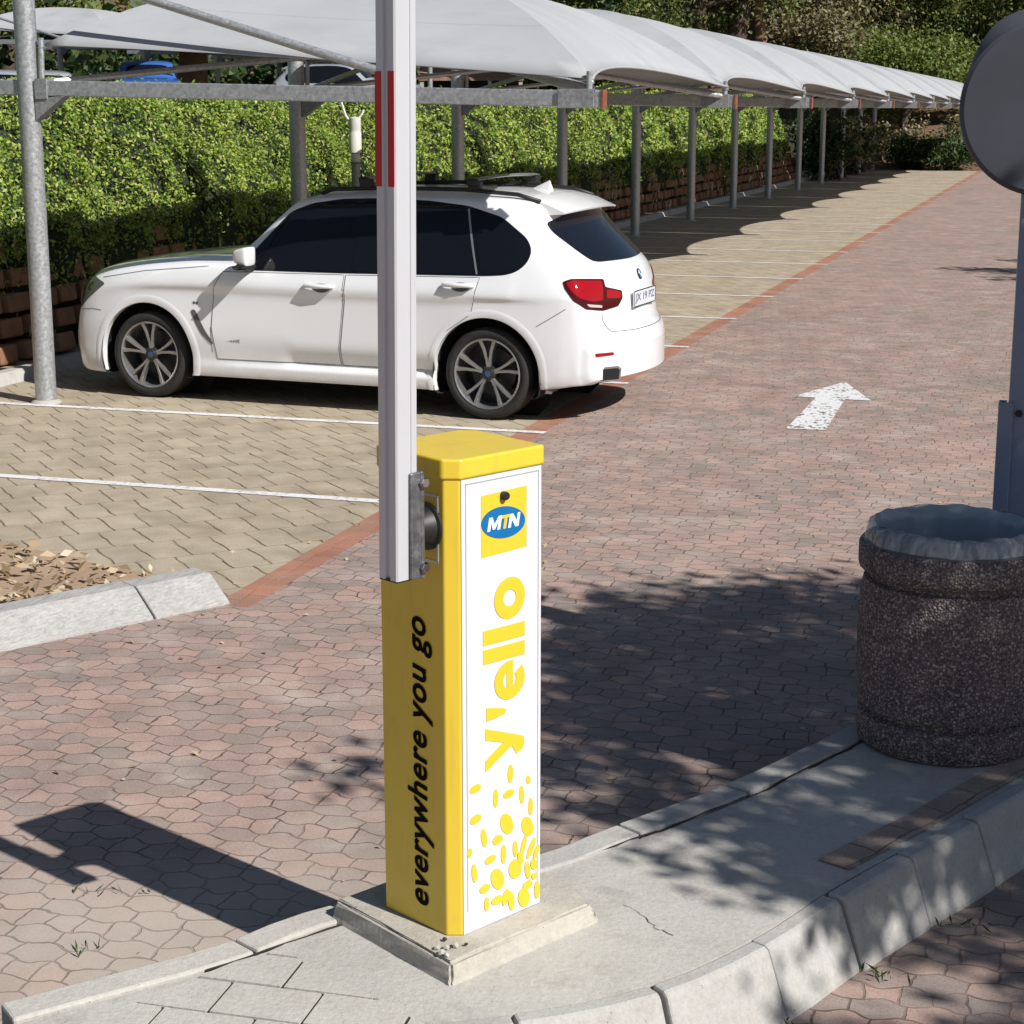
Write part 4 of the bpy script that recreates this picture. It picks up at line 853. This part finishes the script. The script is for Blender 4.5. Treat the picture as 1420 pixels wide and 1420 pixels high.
def make_car(label, paint, loc, rz, scale=1., lod=False, zsc=1., group=None):
    car = thing('parked_car', loc, label, 'car', rz, group); car.scale = (scale, scale, scale * zsc)
    bm = BODY.copy(); bm.verts.ensure_lookup_table()
    for wx in (0., WB):
        dead = []
        for v in bm.verts:
            if abs(v.co.y) < .58: continue
            dx, dz = v.co.x - wx, v.co.z - WR; d = math.hypot(dx, dz)
            if d < 1e-6 or d > .6: continue
            r_ = arch_r(math.atan2(dz, dx))
            if abs(d - r_) < .019: v.co.x = wx + dx * r_ / d; v.co.z = WR + dz * r_ / d
        for f in bm.faces:
            if all(abs(v.co.y) > .58 for v in f.verts) and any(math.hypot(v.co.x - wx, v.co.z - WR) < arch_r(math.atan2(v.co.z - WR, v.co.x - wx)) - .001 for v in f.verts): dead.append(f)
        bmesh.ops.delete(bm, geom=dead, context='FACES')
    me = bpy.data.meshes.new('body'); bm.to_mesh(me); bm.free(); me.materials.append(paint); me.shade_smooth()
    try: me.set_sharp_from_angle(angle=R(38))
    except Exception: pass
    body = link('body', me, car)
    un = MB()
    for wx in (0., WB):
        for s in (-1, 1):
            vs = [];  n = 26
            for i in range(n):
                t = R(-38) + R(256) * i / (n - 1); r_ = arch_r(t) + .006
                for y in (.60, .945): vs.append((wx + r_ * math.cos(t), s * y, max(.185, WR + r_ * math.sin(t))))
            un.add(vs, [(2 * i, 2 * i + 2, 2 * i + 3, 2 * i + 1) for i in range(n - 1)]); un.lathe([(.0001, 0), (.47, 0)], (wx, s * .60, WR + .03), 28, 'y')
    un.box((1.55, 0, .27), (3.9, 1.50, .10)); un.build('wheel_wells', M['well'], body)
    for wx in (0., WB):
        for s in (1, -1): make_wheel(car, wx, s, lod)
    for s in (False, True):
        patch('window_surround', 'side', rounded([(2.16, 1.050), (1.2, 1.055), (.0, 1.074), (-.15, 1.085), (-.24, 1.115), (-.305, 1.175), (-.33, 1.26), (-.28, 1.35), (-.07, 1.493), (.22, 1.570), (.55, 1.602), (1.02, 1.611), (1.28, 1.601), (1.53, 1.564), (1.71, 1.497), (1.95, 1.262)], .05), .0025, M['glass'], body, mirror=s)
        for P in ([(2.09, 1.066), (1.185, 1.068), (1.135, 1.594), (1.28, 1.591), (1.52, 1.554), (1.695, 1.488), (1.925, 1.262)], [(1.115, 1.070), (.090, 1.086), (.225, 1.554), (.55, 1.590), (1.075, 1.598)], [(.045, 1.088), (-.14, 1.100), (-.225, 1.128), (-.287, 1.182), (-.312, 1.26), (-.265, 1.34), (-.06, 1.482), (.175, 1.550)]):
            patch('side_window', 'side', rounded(P, .035), .0055, M['glass'], body, mirror=s)
        lamp = patch('tail_lamp', 'quarter', rounded([((x - 809.3) / 189.5, (407.8 - y) / 190) for x, y in ((779.6, 391), (791, 387), (836, 386.5), (838.8, 397.5), (862.6, 402), (864, 412.3), (858, 424), (836, 430.5), (812, 428.5), (794.5, 417), (782.6, 400.5))], .012), .006, M['lampdk'], body, .02, s)
        lamp2 = patch('lamp_glow', 'quarter', rounded([((x - 809.3) / 189.5, (407.8 - y) / 190) for x, y in ((784, 393), (792, 389.5), (833, 389), (835, 398), (835, 416), (822, 418), (803, 414), (792, 405))], .012), .0085, M['lampred'], lamp, .02, s)
        patch('lamp_glow', 'quarter', rounded([((x - 809.3) / 189.5, (407.8 - y) / 190) for x, y in ((840, 400), (861, 404), (861, 413), (840, 413.5))], .02), .0085, M['lampred'], lamp, .02, s)
        patch('reverse_lamp', 'quarter', rounded([((x - 809.3) / 189.5, (407.8 - y) / 190) for x, y in ((812, 421.5), (834, 423), (834, 426.5), (816, 425.5))], .01), .0088, M['lampw'], lamp, .02, s)
        hl_ = patch('headlight', 'side', rounded([(3.32, .905), (3.47, .955), (3.60, .90), (3.655, .73), (3.60, .69), (3.49, .785)], .03), .005, M['lampclr'], body, .02, s)
        for cx_, cz_, r_ in ((3.475, .880, .034), (3.565, .845, .030)): patch('lamp_element', 'side', [(cx_ + r_ * math.cos(t), cz_ + r_ * math.sin(t)) for t in np.linspace(0, 2 * math.pi, 17)[:-1]], .0075, M['chrome'], hl_, .02, s)
        if lod: continue
        for nm, P, hp in (('door', [(2.29, .350), (2.325, .60), (2.30, .90), (2.22, 1.035), (1.17, 1.043), (1.17, .90), (1.21, .50), (1.22, .350)], (1.37, .952)), ('door', [(1.205, .350), (1.195, .50), (1.155, .90), (1.155, 1.043), (.05, 1.062), (.085, .92), (.115, .79), (.31, .66), (.43, .52), (.462, .350)], (.215, 1.0))):
            dr = patch(nm, 'side', rounded(P, .015), .0028, paint, body, .035, s)
            sm = MB(); strip_mesh(sm, 'side', P + P[:1], .0036, .0050, s); sm.build('door_gap', M['seam'], dr)
            h0, nn = hit('side', hp[0], hp[1] - .012); sg = -1 if s else 1
            recess_shade_o = patch('handle_recess_shade', 'side', [(hp[0] - .02 + .075 * math.cos(t), hp[1] - .012 + .033 * math.sin(t)) for t in np.linspace(0, 2 * math.pi, 25)[:-1]], .0042, M['shadowp'], dr, .02, s)  # flat dark ellipse, the shade of the handle recess painted on the door
            y0 = h0.y; P3 = [(hp[0] - .125, y0 + .006), (hp[0] - .105, y0 + .028), (hp[0], y0 + .036), (hp[0] + .10, y0 + .028), (hp[0] + .122, y0 + .006)]
            hb = MB().tube([(x, sg * y, hp[1] + .004) for x, y in P3], [.014, .017, .017, .017, .014], 10).build('handle', paint, dr, smooth=True)
        for wx in (0., WB):
            n = 44; vs = []
            for i in range(n):
                t = R(-20) + R(220) * i / (n - 1); 
                if t < 0 or t > math.pi: pass
                r0 = arch_r(t); z_ = WR + r0 * math.sin(t)
                for rr, off in ((r0 - .003, -.05), (r0 - .003, .004), (r0 + .004, .0065), (r0 + .040, .005), (r0 + .048, .0045), (r0 + .062, .001)):
                    x_, zz = wx + rr * math.cos(t), WR + rr * math.sin(t); h0, nn = hit('side', wx + (r0 + .05) * math.cos(t), max(.225, WR + (r0 + .05) * math.sin(t))); y_ = h0.y
                    vs.append((x_, (-1 if s else 1) * (y_ + off), max(zz, .205)))
            MB().add(vs, [(6 * i + j, 6 * i + 6 + j, 6 * i + 7 + j, 6 * i + 1 + j) for i in range(n - 1) for j in range(5)]).build('arch_trim', paint, body, smooth=True, auto=50)
        for line_, wd_ in (([(-.40, .72), (-.50, .78), (-.62, .855)], .005), ([(2.36, 1.073), (2.60, 1.050), (2.95, 1.018), (3.36, .950)], .006), ([(3.36, .69), (3.46, .70), (3.58, .683)], .005), ([(2.335, .60), (2.33, .40)], .005)):
            ln = MB(); strip_mesh(ln, 'side', line_, .0018, wd_, s); ln.build('panel_gap', M['seam'], body)
        patch('fender_vent', 'side', rounded([(2.515, .725), (2.475, .735), (2.39, .58), (2.315, .475), (2.33, .462), (2.42, .545), (2.47, .63)], .02), .004, M['shadowp'], body, .02, s)
        MB_ = MB(); strip_mesh(MB_, 'side', [(.075, 1.084), (.21, 1.548)], .0075, .016, s); MB_.build('pillar_strip', M['satin'], body)
        sg = -1 if s else 1
        mir = MB().box((0, 0, 0), (.135, .19, .165)).build('door_mirror', paint, body, smooth=True); mir.location = (1.975, sg * 1.030, 1.168)
        for v in mir.data.vertices:
            if v.co.x > 0: v.co.z *= .62; v.co.y *= .85
            if v.co.z < 0: v.co.y *= .9
        bv = mir.modifiers.new('bevel', 'BEVEL'); bv.width = .03; bv.segments = 2; bv.limit_method = 'NONE'; sb = mir.modifiers.new('sub', 'SUBSURF'); sb.levels = sb.render_levels = 2; mir.data.shade_smooth()
        for q in mir.data.polygons: pass
        MB().tube([(1.985, sg * .90, 1.075), (1.985, sg * 1.02, 1.09)], [.045, .03], 10).box((1.975, sg * 1.05, 1.092), (.10, .17, .016)).build('mirror_foot', M['black'], body, bevel=.006)
        rl = MB().tube([(1.50, sg * .615, 1.637), (1.40, sg * .615, 1.670), (.9, sg * .612, 1.687), (.3, sg * .608, 1.684), (-.12, sg * .603, 1.654), (-.30, sg * .60, 1.605)], .016, 8).build('roof_rail', M['black'], body, smooth=True)
        ex = MB(); h0, nn = hit('quarter', (845 - 809.3) / 189.5, (407.8 - 519) / 190)
        ex.prism([(-.095, -.055), (.095, -.055), (.108, .034), (.08, .058), (-.08, .058), (-.108, .034)], -.14, .016); eo = ex.build('exhaust_tip', M['chrome'], body, bevel=.006); ei = MB().prism([(-.078, -.040), (.078, -.040), (.088, .028), (.066, .043), (-.066, .043), (-.088, .028)], .0163, .0183).build('exhaust_opening', M['well'], eo)
        ea = Vector((-1, sg * .75, 0)).normalized(); ex_ = Vector((0, 0, 1)).cross(ea).normalized(); eo.matrix_local = Matrix((ex_, Vector((0, 0, 1)), ea)).transposed().to_4x4(); eo.location = (h0.x + (.06 if s else 0), sg * h0.y * (.93 if s else 1), h0.z)
        patch('rear_reflector', 'quarter', rounded([((x - 809.3) / 189.5, (407.8 - y) / 190) for x, y in ((825, 489.5), (851, 488), (852, 492), (826, 494.5))], .008), .005, M['lampred'], body, .02, s)
    mrg = lambda P: P + [(-a, b) for a, b in P[::-1]]
    patch('rear_window', 'rear', rounded(mrg([(0, 1.515), (.40, 1.508), (.665, 1.455), (.675, 1.38), (.615, 1.235), (.57, 1.178), (.50, 1.166), (0, 1.160)]), .03), .005, M['glassb'], body, .05)
    patch('windscreen', 'front', rounded(mrg([(0, 1.60), (.40, 1.592), (.55, 1.565), (.61, 1.30), (.66, 1.15), (.40, 1.155), (0, 1.16)]), .03), .004, M['glass'], body, .06)
    spl = MB(); vs = []
    ny = 17
    for j in range(ny):
        y = -.60 + 1.2 * j / (ny - 1); xt = -.570 + .22 * y * y; zt = 1.552 - .07 * y * y; h0, nn = hit('top', -.22 + .08 * y * y, y)
        vs += [(-.22 + .08 * y * y, y, h0.z + .003), (-.40 + .15 * y * y, y, (h0.z + zt) / 2 + .016), (xt, y, zt), (xt + .006, y, zt - .012), (xt + .15, y, zt - .022)]
    spl.add(vs, [(5 * i + j, 5 * i + 5 + j, 5 * i + 6 + j, 5 * i + 1 + j) for i in range(ny - 1) for j in range(4)] + [tuple(range(5)), tuple(5 * (ny - 1) + j for j in range(4, -1, -1))]).build('roof_spoiler', paint, body, smooth=True, auto=45)
    if lod: return car
    hs = MB(); strip_mesh(hs, 'rear', [(-.60, .665), (-.3, .655), (.3, .655), (.60, .665)], .002, .007); strip_mesh(hs, 'rear', [(.60, .665), (.66, .75), (.665, .80)], .002, .007); strip_mesh(hs, 'rear', [(-.60, .665), (-.66, .75), (-.665, .80)], .002, .007)
    hs.build('hatch_gap', M['seam'], body)
    h0, nn = hit('rear', 0, .88); pt = MB().box((h0.x - .012, 0, .875), (.012, .53, .125)).build('number_plate', M['plate'], body, bevel=.004)
    text('plate_text', 'JX 19 PZ', M['pltx'], pt, (h0.x - .0185, .235, .838), (0, -1, 0), (0, 0, 1), .47, .075, .02)
    fr = MB(); [fr.box((h0.x - .0182, a, b), (.003, c, d)) for a, b, c, d in ((0, .934, .526, .008), (0, .816, .526, .008), (.259, .875, .008, .12), (-.259, .875, .008, .12))]; fr.build('plate_border', M['black'], pt)
    h0, nn = hit('rear', 0, 1.045); t_ = nn.to_track_quat('Z', 'Y').to_matrix().to_4x4(); rd = MB().lathe([(.042, 0), (.042, .006), (.033, .008)], n=28).lathe([(.033, .008), (.0001, .009)], n=4).build('badge', M['black'], body, smooth=True, auto=20); rd.matrix_local = Matrix.Translation(h0) @ t_
    for q, mt in ((0, M['blue']), (1, M['sticker']), (2, M['blue']), (3, M['sticker'])):
        b_ = MB(); vs = [(0, 0, .0098)] + [(.030 * math.cos(t), .030 * math.sin(t), .0096) for t in np.linspace(q * math.pi / 2, (q + 1) * math.pi / 2, 8)]; b_.add(vs, [(0, i, i + 1) for i in range(1, 8)]).build('badge_quarter', mt, rd)
    h0, nn = hit('side', 2.2, .475); text('side_script', 'xDrive30d', M['seam'], body, (2.27, h0.y + .004, .488), (-1, 0, 0), (0, 0, 1), .19, .032, .02)
    h0, nn = hit('side', 2.46, .79); text('fender_emblem', 'M', M['seam'], body, (2.49, h0.y + .004, .775), (-1, 0, 0), (0, 0, 1), .045, .022, .03)
    h0, nn = hit('top', -.12, 0); fn = MB().add([(0, 0, .075), (.03, 0, .06), (.16, 0, 0), (-.03, 0, 0), (.09, .02, 0), (.0, .028, 0), (.09, -.02, 0), (.0, -.028, 0)], [(0, 5, 4), (0, 4, 1), (1, 4, 2), (0, 3, 5), (0, 6, 7), (0, 1, 6), (1, 2, 6), (0, 7, 3)]).build('roof_antenna', paint, body); fn.location = h0 - Vector((.03, 0, .004))
    for x in (1.12, .22):
        vs = []; nb_ = 15
        for j in range(nb_):
            y = -.64 + 1.28 * j / (nb_ - 1); z = 1.752 + .018 * (1 - (y / .64)**2)
            vs += [(x - .045, y, z), (x - .02, y, z + .013), (x + .025, y, z + .010), (x + .045, y, z - .002), (x, y, z - .012)]
        rb = MB().add(vs, [(5 * i + j, 5 * i + 5 + j, 5 * i + 5 + (j + 1) % 5, 5 * i + (j + 1) % 5) for i in range(nb_ - 1) for j in range(5)] + [tuple(range(5)), tuple(5 * (nb_ - 1) + j for j in range(4, -1, -1))]).build('roof_bar', M['satin'], body, smooth=True, auto=50)
        for s in (-1, 1): MB().box((x, s * .605, 1.718), (.10, .075, .065)).box((x, s * .65, 1.742), (.09, .03, .05)).build('bar_foot', M['black'], rb, bevel=.012)
    return car
CAR = make_car('white suv with tinted windows and roof bars parked under the nearest canopy', M['white'], (-4.082, 13.585, 0), R(175.7))

# ------------------------------------------------------------------ trees, bank, upper car park
def xat(px, Y): return -Y * math.tan(R(17.34) - math.atan((px - 710) / 2562))
def limb(mb, a, b, r0, r1, wob=.12, n=6):
    a, b = Vector(a), Vector(b); L = (b - a).length; P = []; ra = []
    for i in range(n):
        t = i / (n - 1); k = math.sin(math.pi * t) * wob * L * .5; P.append(a.lerp(b, t) + Vector((random.gauss(0, k * .5), random.gauss(0, k * .5), random.gauss(0, k * .25)))); ra.append(r0 + (r1 - r0) * t)
    mb.tube(P, ra, 7); return P
def crown_pts(blobs, n_cl, per, cl_r):
    C_ = []
    for _ in range(n_cl):
        b = random.choices(blobs, [q[3] * q[4] * q[5] for q in blobs])[0]; d = Vector((random.gauss(0, 1), random.gauss(0, 1), random.gauss(0, 1))).normalized() * (random.random()**.45)
        C_.append((b[0] + d.x * b[3], b[1] + d.y * b[4], b[2] + d.z * b[5]))
    C_ = np.array(C_); P = np.repeat(C_, per, 0); sz = np.repeat(rng.uniform(.55, 1.3, len(C_)), per)[:, None] * cl_r
    return C_, P + rng.normal(size=P.shape) * sz * np.array([1, 1, .6])
def tree(name, x, y, z0, trunk_r, trunk_h, blobs, leaf, n_cl, per, mat, label, group=None, bark='bark', cl_r=.45, limbs=9, lean=(0, 0), cat='tree'):
    t = thing(name, (x, y, z0), label, cat, random.uniform(0, 0), group); C_, P = crown_pts(blobs, n_cl, per, cl_r)
    P[:, 2] = np.maximum(P[:, 2], .05); U, V = leaf_axes(rand_dirs(len(P), (.3, -.3, .5), .8), rng.uniform(.65, 1.35, len(P)) * leaf, .5); quads('crown', P, U, V, mat, t)
    tk = MB(); topp = (lean[0], lean[1], trunk_h); tp = limb(tk, (0, 0, -.3), topp, trunk_r * 1.15, trunk_r * .7, .06); 
    for q in random.sample(range(len(C_)), min(limbs, len(C_))):
        s_ = tp[random.choice((3, 4, 5))]; m_ = limb(tk, s_, C_[q], trunk_r * .38, trunk_r * .06, .16, 7)
        for k in random.sample(range(len(C_)), 2):
            if (Vector(C_[k]) - m_[4]).length < 2.5: limb(tk, m_[4], C_[k], trunk_r * .14, .01, .15, 5)
    tk.build('trunk', M[bark], t, smooth=True); return t
def tb(h, w_):
    B_ = [(0, 0, h * .9, w_ * .55, w_ * .55, h * .32)]
    for q in range(8): a = q * 2.4 + random.random(); r_ = w_ * random.uniform(.45, .85); B_.append((r_ * math.cos(a), r_ * math.sin(a), h * random.uniform(.42, 1.15), w_ * random.uniform(.22, .42), w_ * random.uniform(.22, .42), h * random.uniform(.10, .20)))
    return B_
tb_old = lambda h, w_, d=None, lo=0: [(0, 0, h, w_, d or w_, h * .42), (w_ * .5, -w_ * .3, h * .8 + lo, w_ * .6, w_ * .6, h * .3), (-w_ * .55, w_ * .2, h * .85 + lo, w_ * .6, w_ * .6, h * .3)]
TG = 'tall trees beyond the carports'
for px, Y, zr, tr, th, hh, ww, leaf, nc, mat, bk, lab in (
    (972, 66, 2.0, .30, 6.5, 8.2, 3.6, .15, 260, 'tree1', 'bark', 'dark slim trunked tree rising behind the middle of the carport canopies'),
    (1020, 68, 2.0, .46, 7.0, 9.0, 4.2, .16, 300, 'tree3', 'bark', 'thick dark trunked tree behind the carport canopies with brown twiggy crown'),
    (1048, 70, 2.0, .30, 7.0, 8.6, 3.4, .16, 230, 'tree3', 'barklit', 'sunlit reddish trunked tree just right of the thick dark trunk'),
    (1135, 84, 1.0, .35, 5.0, 6.5, 4.6, .17, 420, 'tree3', 'bark', 'brown twiggy tree above the far end of the canopies'),
    (1225, 86, .8, .35, 4.6, 6.3, 4.4, .18, 420, 'tree1', 'bark', 'olive green tree left of the bright green one at the far end'),
    (1330, 92, .8, .4, 5.0, 7.6, 5.2, .19, 460, 'tree2', 'bark', 'bright green leafy tree behind the round disc'),
    (1255, 76, .3, .2, 2.6, 3.9, 2.6, .13, 330, 'tree2', 'bark', 'low yellowish green tree at the far end of the lane'),
    (870, 84, 2.2, .35, 6.0, 7.0, 4.6, .18, 330, 'tree2', 'bark', 'green tree behind the blue grey upper carport roofs'),
    (760, 88, 2.2, .35, 6.0, 7.4, 4.6, .18, 300, 'tree1', 'bark', 'dark green tree seen above the nearest canopy ridge'),
    (1440, 84, .5, .35, 5.0, 6.6, 4.4, .18, 360, 'tree1', 'bark', 'dark olive tree hidden mostly by the round disc'),
    (18, 60, 2.2, .3, 4.2, 5.2, 3.2, .15, 260, 'tree2', 'bark', 'green tree left of the tall galvanised post'),
    (272, 52, 2.1, .45, 6.5, 9.5, 4.0, .16, 220, 'tree1', 'barklit', 'broad brown trunk showing between the canopy and the beam')):
    tree('leafy_tree', xat(px, Y), Y, zr, tr, th, tb(hh, ww), leaf * .66, nc, 56, M[mat], lab, TG, bk, .55, 26 if mat == 'tree3' else 10)
# undergrowth and shrubs at the end of the lane
SG = 'shrubs on the bank at the end of the lane'
for px, Y, w_, h_, mat, lab in ((1318, 70.8, 1.3, 1.0, 'ivyd', 'dark green shrub at the very end of the brick lane'), (1262, 71.6, 1.3, 1.2, 'ivyd', 'dark shrub left of the one ending the brick lane'), (1205, 73, 1.7, 1.7, 'tree3', 'brown twiggy shrub at the end of the parking bays'),
    (1290, 74.5, 1.9, 1.9, 'tree3', 'dry brown bush on the sunlit bank behind the end shrubs'), (1130, 74, 1.8, 1.9, 'ivyd', 'dark bush behind the last carport posts'), (1360, 73, 2.2, 1.6, 'ivyd', 'dark shrub beside the round disc at the lane end'), (1420, 75, 2.6, 2.0, 'tree1', 'olive shrub hidden behind the round disc'),
    (1142, 59.6, 1.0, 2.2, 'ivyd', 'dark shrub closing the far end of the clipped hedge'), (1160, 62, 1.2, 1.9, 'tree3', 'brown dry shrub just beyond the far end of the clipped hedge'), (1178, 65, 1.3, 1.8, 'ivyd', 'dark shrub by the tenth carport post past the hedge'), (1190, 68, 1.3, 1.8, 'tree3', 'brown bush beside the last bays past the hedge')):
    X_ = xat(px, Y); t = thing('shrub', (X_, Y, .05), lab, 'shrub', 0, SG); C_, P = crown_pts([(0, 0, h_ * .55, w_, w_ * .7, h_ * .5)], 90 if mat != 'tree3' else 36, 26, .20); P[:, 2] = np.maximum(P[:, 2], .03); U, V = leaf_axes(rand_dirs(len(P), (.2, -.4, .5), .9), rng.uniform(.05, .11, len(P)), .5); quads('foliage', P, U, V, M[mat], t)
    st_ = MB(); [limb(st_, (random.gauss(0, w_ * .25), random.gauss(0, .3), -.05), C_[q], .045, .008) for q in range(12)]; st_.build('stem', M['bark'], t)
# soil bank and wooded hill closing the view
def hill_z(x, y):
    d = np.hypot(x, y); a = np.clip((y - 70.6) / 7, 0, 1); b = np.clip((d - 82) / 60, 0, 1); return -.03 + 1.5 * a * a * (3 - 2 * a) * np.clip((x + 30) / 10, 0, 1) + 15 * b * b * (3 - 2 * b) + .12 * np.sin(x * 1.3) * np.sin(y * .9) * a
gx, gy = np.meshgrid(np.linspace(-150, 60, 106), np.r_[np.linspace(70.6, 90, 30), np.linspace(93, 190, 34)]); gz = hill_z(gx, gy); nx = gx.shape[1]
hm = MB().add(np.c_[gx.ravel(), gy.ravel(), gz.ravel()].tolist(), [(i * nx + j, i * nx + j + 1, (i + 1) * nx + j + 1, (i + 1) * nx + j) for i in range(gx.shape[0] - 1) for j in range(nx - 1)])
tag(hm.build('hillside', concrete('bank soil', (.16, .095, .055), (.24, .15, .09), (.05, .045, .025), 8, .8), smooth=True), kind='structure')
n = 36000; th_ = rng.uniform(R(-24), R(38), n); dd = rng.uniform(92, 150, n); P = np.stack([-dd * np.sin(th_), dd * np.cos(th_), 0 * dd], 1); P[:, 2] = hill_z(P[:, 0], P[:, 1]) + rng.gamma(2, 1.3, n)
cl = np.sin(P[:, 0] * .9) + np.sin(P[:, 1] * .8 + 1) + np.sin(P[:, 0] * .31 + P[:, 1] * .4); P[:, 2] += cl * .8; U, V = leaf_axes(rand_dirs(n, (.2, -.5, .4), .9), rng.uniform(.25, .6, n), .55)
tag(quads('hillside_wood', P, U, V, M['tree1']), kind='stuff')
n = 9000; th_ = rng.uniform(R(14), R(40), n); dd = rng.uniform(66, 86, n); P = np.stack([-dd * np.sin(th_), dd * np.cos(th_), rng.gamma(2, .9, n) + 2.0], 1); U, V = leaf_axes(rand_dirs(n, (.2, -.5, .4), .9), rng.uniform(.15, .4, n), .55)
tag(quads('dark_undergrowth', P, U, V, M['ivyd']), kind='stuff')
# upper car park: canopies, frames and cars glimpsed between beam and cloth
ug, uf = 'canopies of the upper car park', 'frames of the upper car park'
for r_, (dx, dz_, ys_) in enumerate(((-20.5, 1.55, (42, 47, 52, 57, 62)), (-12.5, 2.35, (56, 61, 66, 71, 76)))):
    nmr = ('far left upper car park', 'upper car park above the hedge')[r_]
    for k, y in enumerate(ys_):
        f = copy_tree(f0); f.location = (dx, y, dz_); f['group'] = uf; f['label'] = '%s carport frame of the %s' % (ordw[k], nmr)
        if k < 4: c = copy_tree(c0); c.location = (dx, y, dz_); c['group'] = ug; c['label'] = '%s grey canopy of the %s' % (ordw[k], nmr)
for px, Y, zc, hd_, mt, lab in ((207, 47, 2.06, 28, 'bluepaint', 'bright blue car parked up behind the hedge facing the lane'), (62, 43, 1.72, 32, 'silver', 'silver car right of the tall galvanised post behind the hedge'), (6, 42, 1.72, 30, 'silver', 'pale car roof at the left edge behind the hedge'), (420, 50, 2.02, 100, 'silver', 'pale car in the upper car park behind the white suv roof')):
    make_car(lab, M[mt], (xat(px, Y), Y, zc), R(-90 + hd_), .95, True, .95, 'cars in the upper car park')
sh = thing('tiled_shelter', (xat(655, 58), 58, 2.1), 'low open shelter with brown tiled roof on the upper level', 'shelter', R(17))
MB().add([(-1.7, -1.2, 1.15), (1.7, -1.2, 1.15), (1.7, .2, 1.75), (-1.7, .2, 1.75), (-1.7, 1.4, 1.15), (1.7, 1.4, 1.15), (-1.7, -1.2, 1.05), (1.7, -1.2, 1.05)], [(0, 1, 2, 3), (3, 2, 5, 4), (6, 7, 1, 0)]).build('roof', M['roofbr'], sh)
for x in (-1.6, -.5, .6, 1.6): MB().bar((x, -1.1, -.2), (x, -1.1, 1.1), .12).build('column', M['wallw'], sh)
MB().box((0, 1.2, .5), (3.2, .15, 1.3)).build('back_wall', M['black'], sh)
# the trees on the right whose shade falls across the lane
SX, SY = 1 / math.tan(SUN_EL) * math.cos(SUN_AZ), 1 / math.tan(SUN_EL) * math.sin(SUN_AZ)
def shade_tree(base, zones, hr, label, leaf, per, cl_r, trunk_r, name='shade_tree'):
    t = thing(name, (*base, 0), label, 'tree'); CL = []
    for poly, cnt in zones:
        x0, x1 = min(p[0] for p in poly), max(p[0] for p in poly); y0, y1 = min(p[1] for p in poly), max(p[1] for p in poly); k = 0
        while k < cnt:
            p = (random.uniform(x0, x1), random.uniform(y0, y1))
            if in_poly(p, poly): h = random.uniform(*hr); CL.append((p[0] + SX * h - base[0], p[1] + SY * h - base[1], h)); k += 1
    CL = np.array(CL); P = np.repeat(CL, per, 0); P = P + rng.normal(size=P.shape) * np.repeat(rng.uniform(.5, 1.2, len(CL)), per)[:, None] * cl_r
    U, V = leaf_axes(rand_dirs(len(P), (0, 0, .6), .8), rng.uniform(.6, 1.3, len(P)) * leaf, .5); quads('crown', P, U, V, M['tree2'], t)
    tk = MB(); tp = limb(tk, (0, 0, -.2), (CL[:, 0].mean() * .4, CL[:, 1].mean() * .4, hr[0] + .3), trunk_r, trunk_r * .7, .05)
    for q in random.sample(range(len(CL)), min(26, len(CL))): limb(tk, tp[random.choice((3, 4, 5))], CL[q], trunk_r * .35, .012, .1, 7)
    tk.build('trunk', M['bark'], t, smooth=True); return t
ZA = [(-2.15, 7.35), (-2.05, 8.1), (-1.5, 8.25), (-1.15, 8.7), (-.3, 8.75), (1.2, 8.9), (1.4, 6.5), (-.5, 6.55), (-1.05, 5.75), (-1.65, 6.0)]
ZB_ = [(-1.7, 5.9), (-1.05, 5.75), (-.5, 6.55), (1.4, 6.5), (1.4, 4.9), (.2, 4.4), (-.25, 4.85), (-.75, 4.6), (-1.0, 4.95), (-1.45, 5.3)]
ZC_ = [(-.5, 4.2), (.2, 4.4), (1.2, 4.9), (1.2, 3.6), (-.3, 3.6)]
shade_tree((6.6, 3.2), [(ZA, 350), (ZB_, 190), (ZC_, 50), ([(-2.45, 5.45), (-2.1, 5.45), (-2.1, 5.6), (-2.4, 5.6)], 1)], (3.6, 6.2), 'spreading tree just right of the picture shading the litter bin', .055, 46, .145, .20)
shade_tree((4.6, 25), [([(-1.9, 27.1), (-.3, 26.3), (-.3, 27.4), (-1.5, 27.4)], 16), ([(-.9, 25.6), (-.3, 25.6), (-.3, 26.3)], 5), ([(-1.2, 28.6), (-.2, 28.4), (-.2, 29.3)], 8)], (3.2, 5.0), 'smaller tree right of the lane casting a streak of shade', .09, 34, .18, .14)
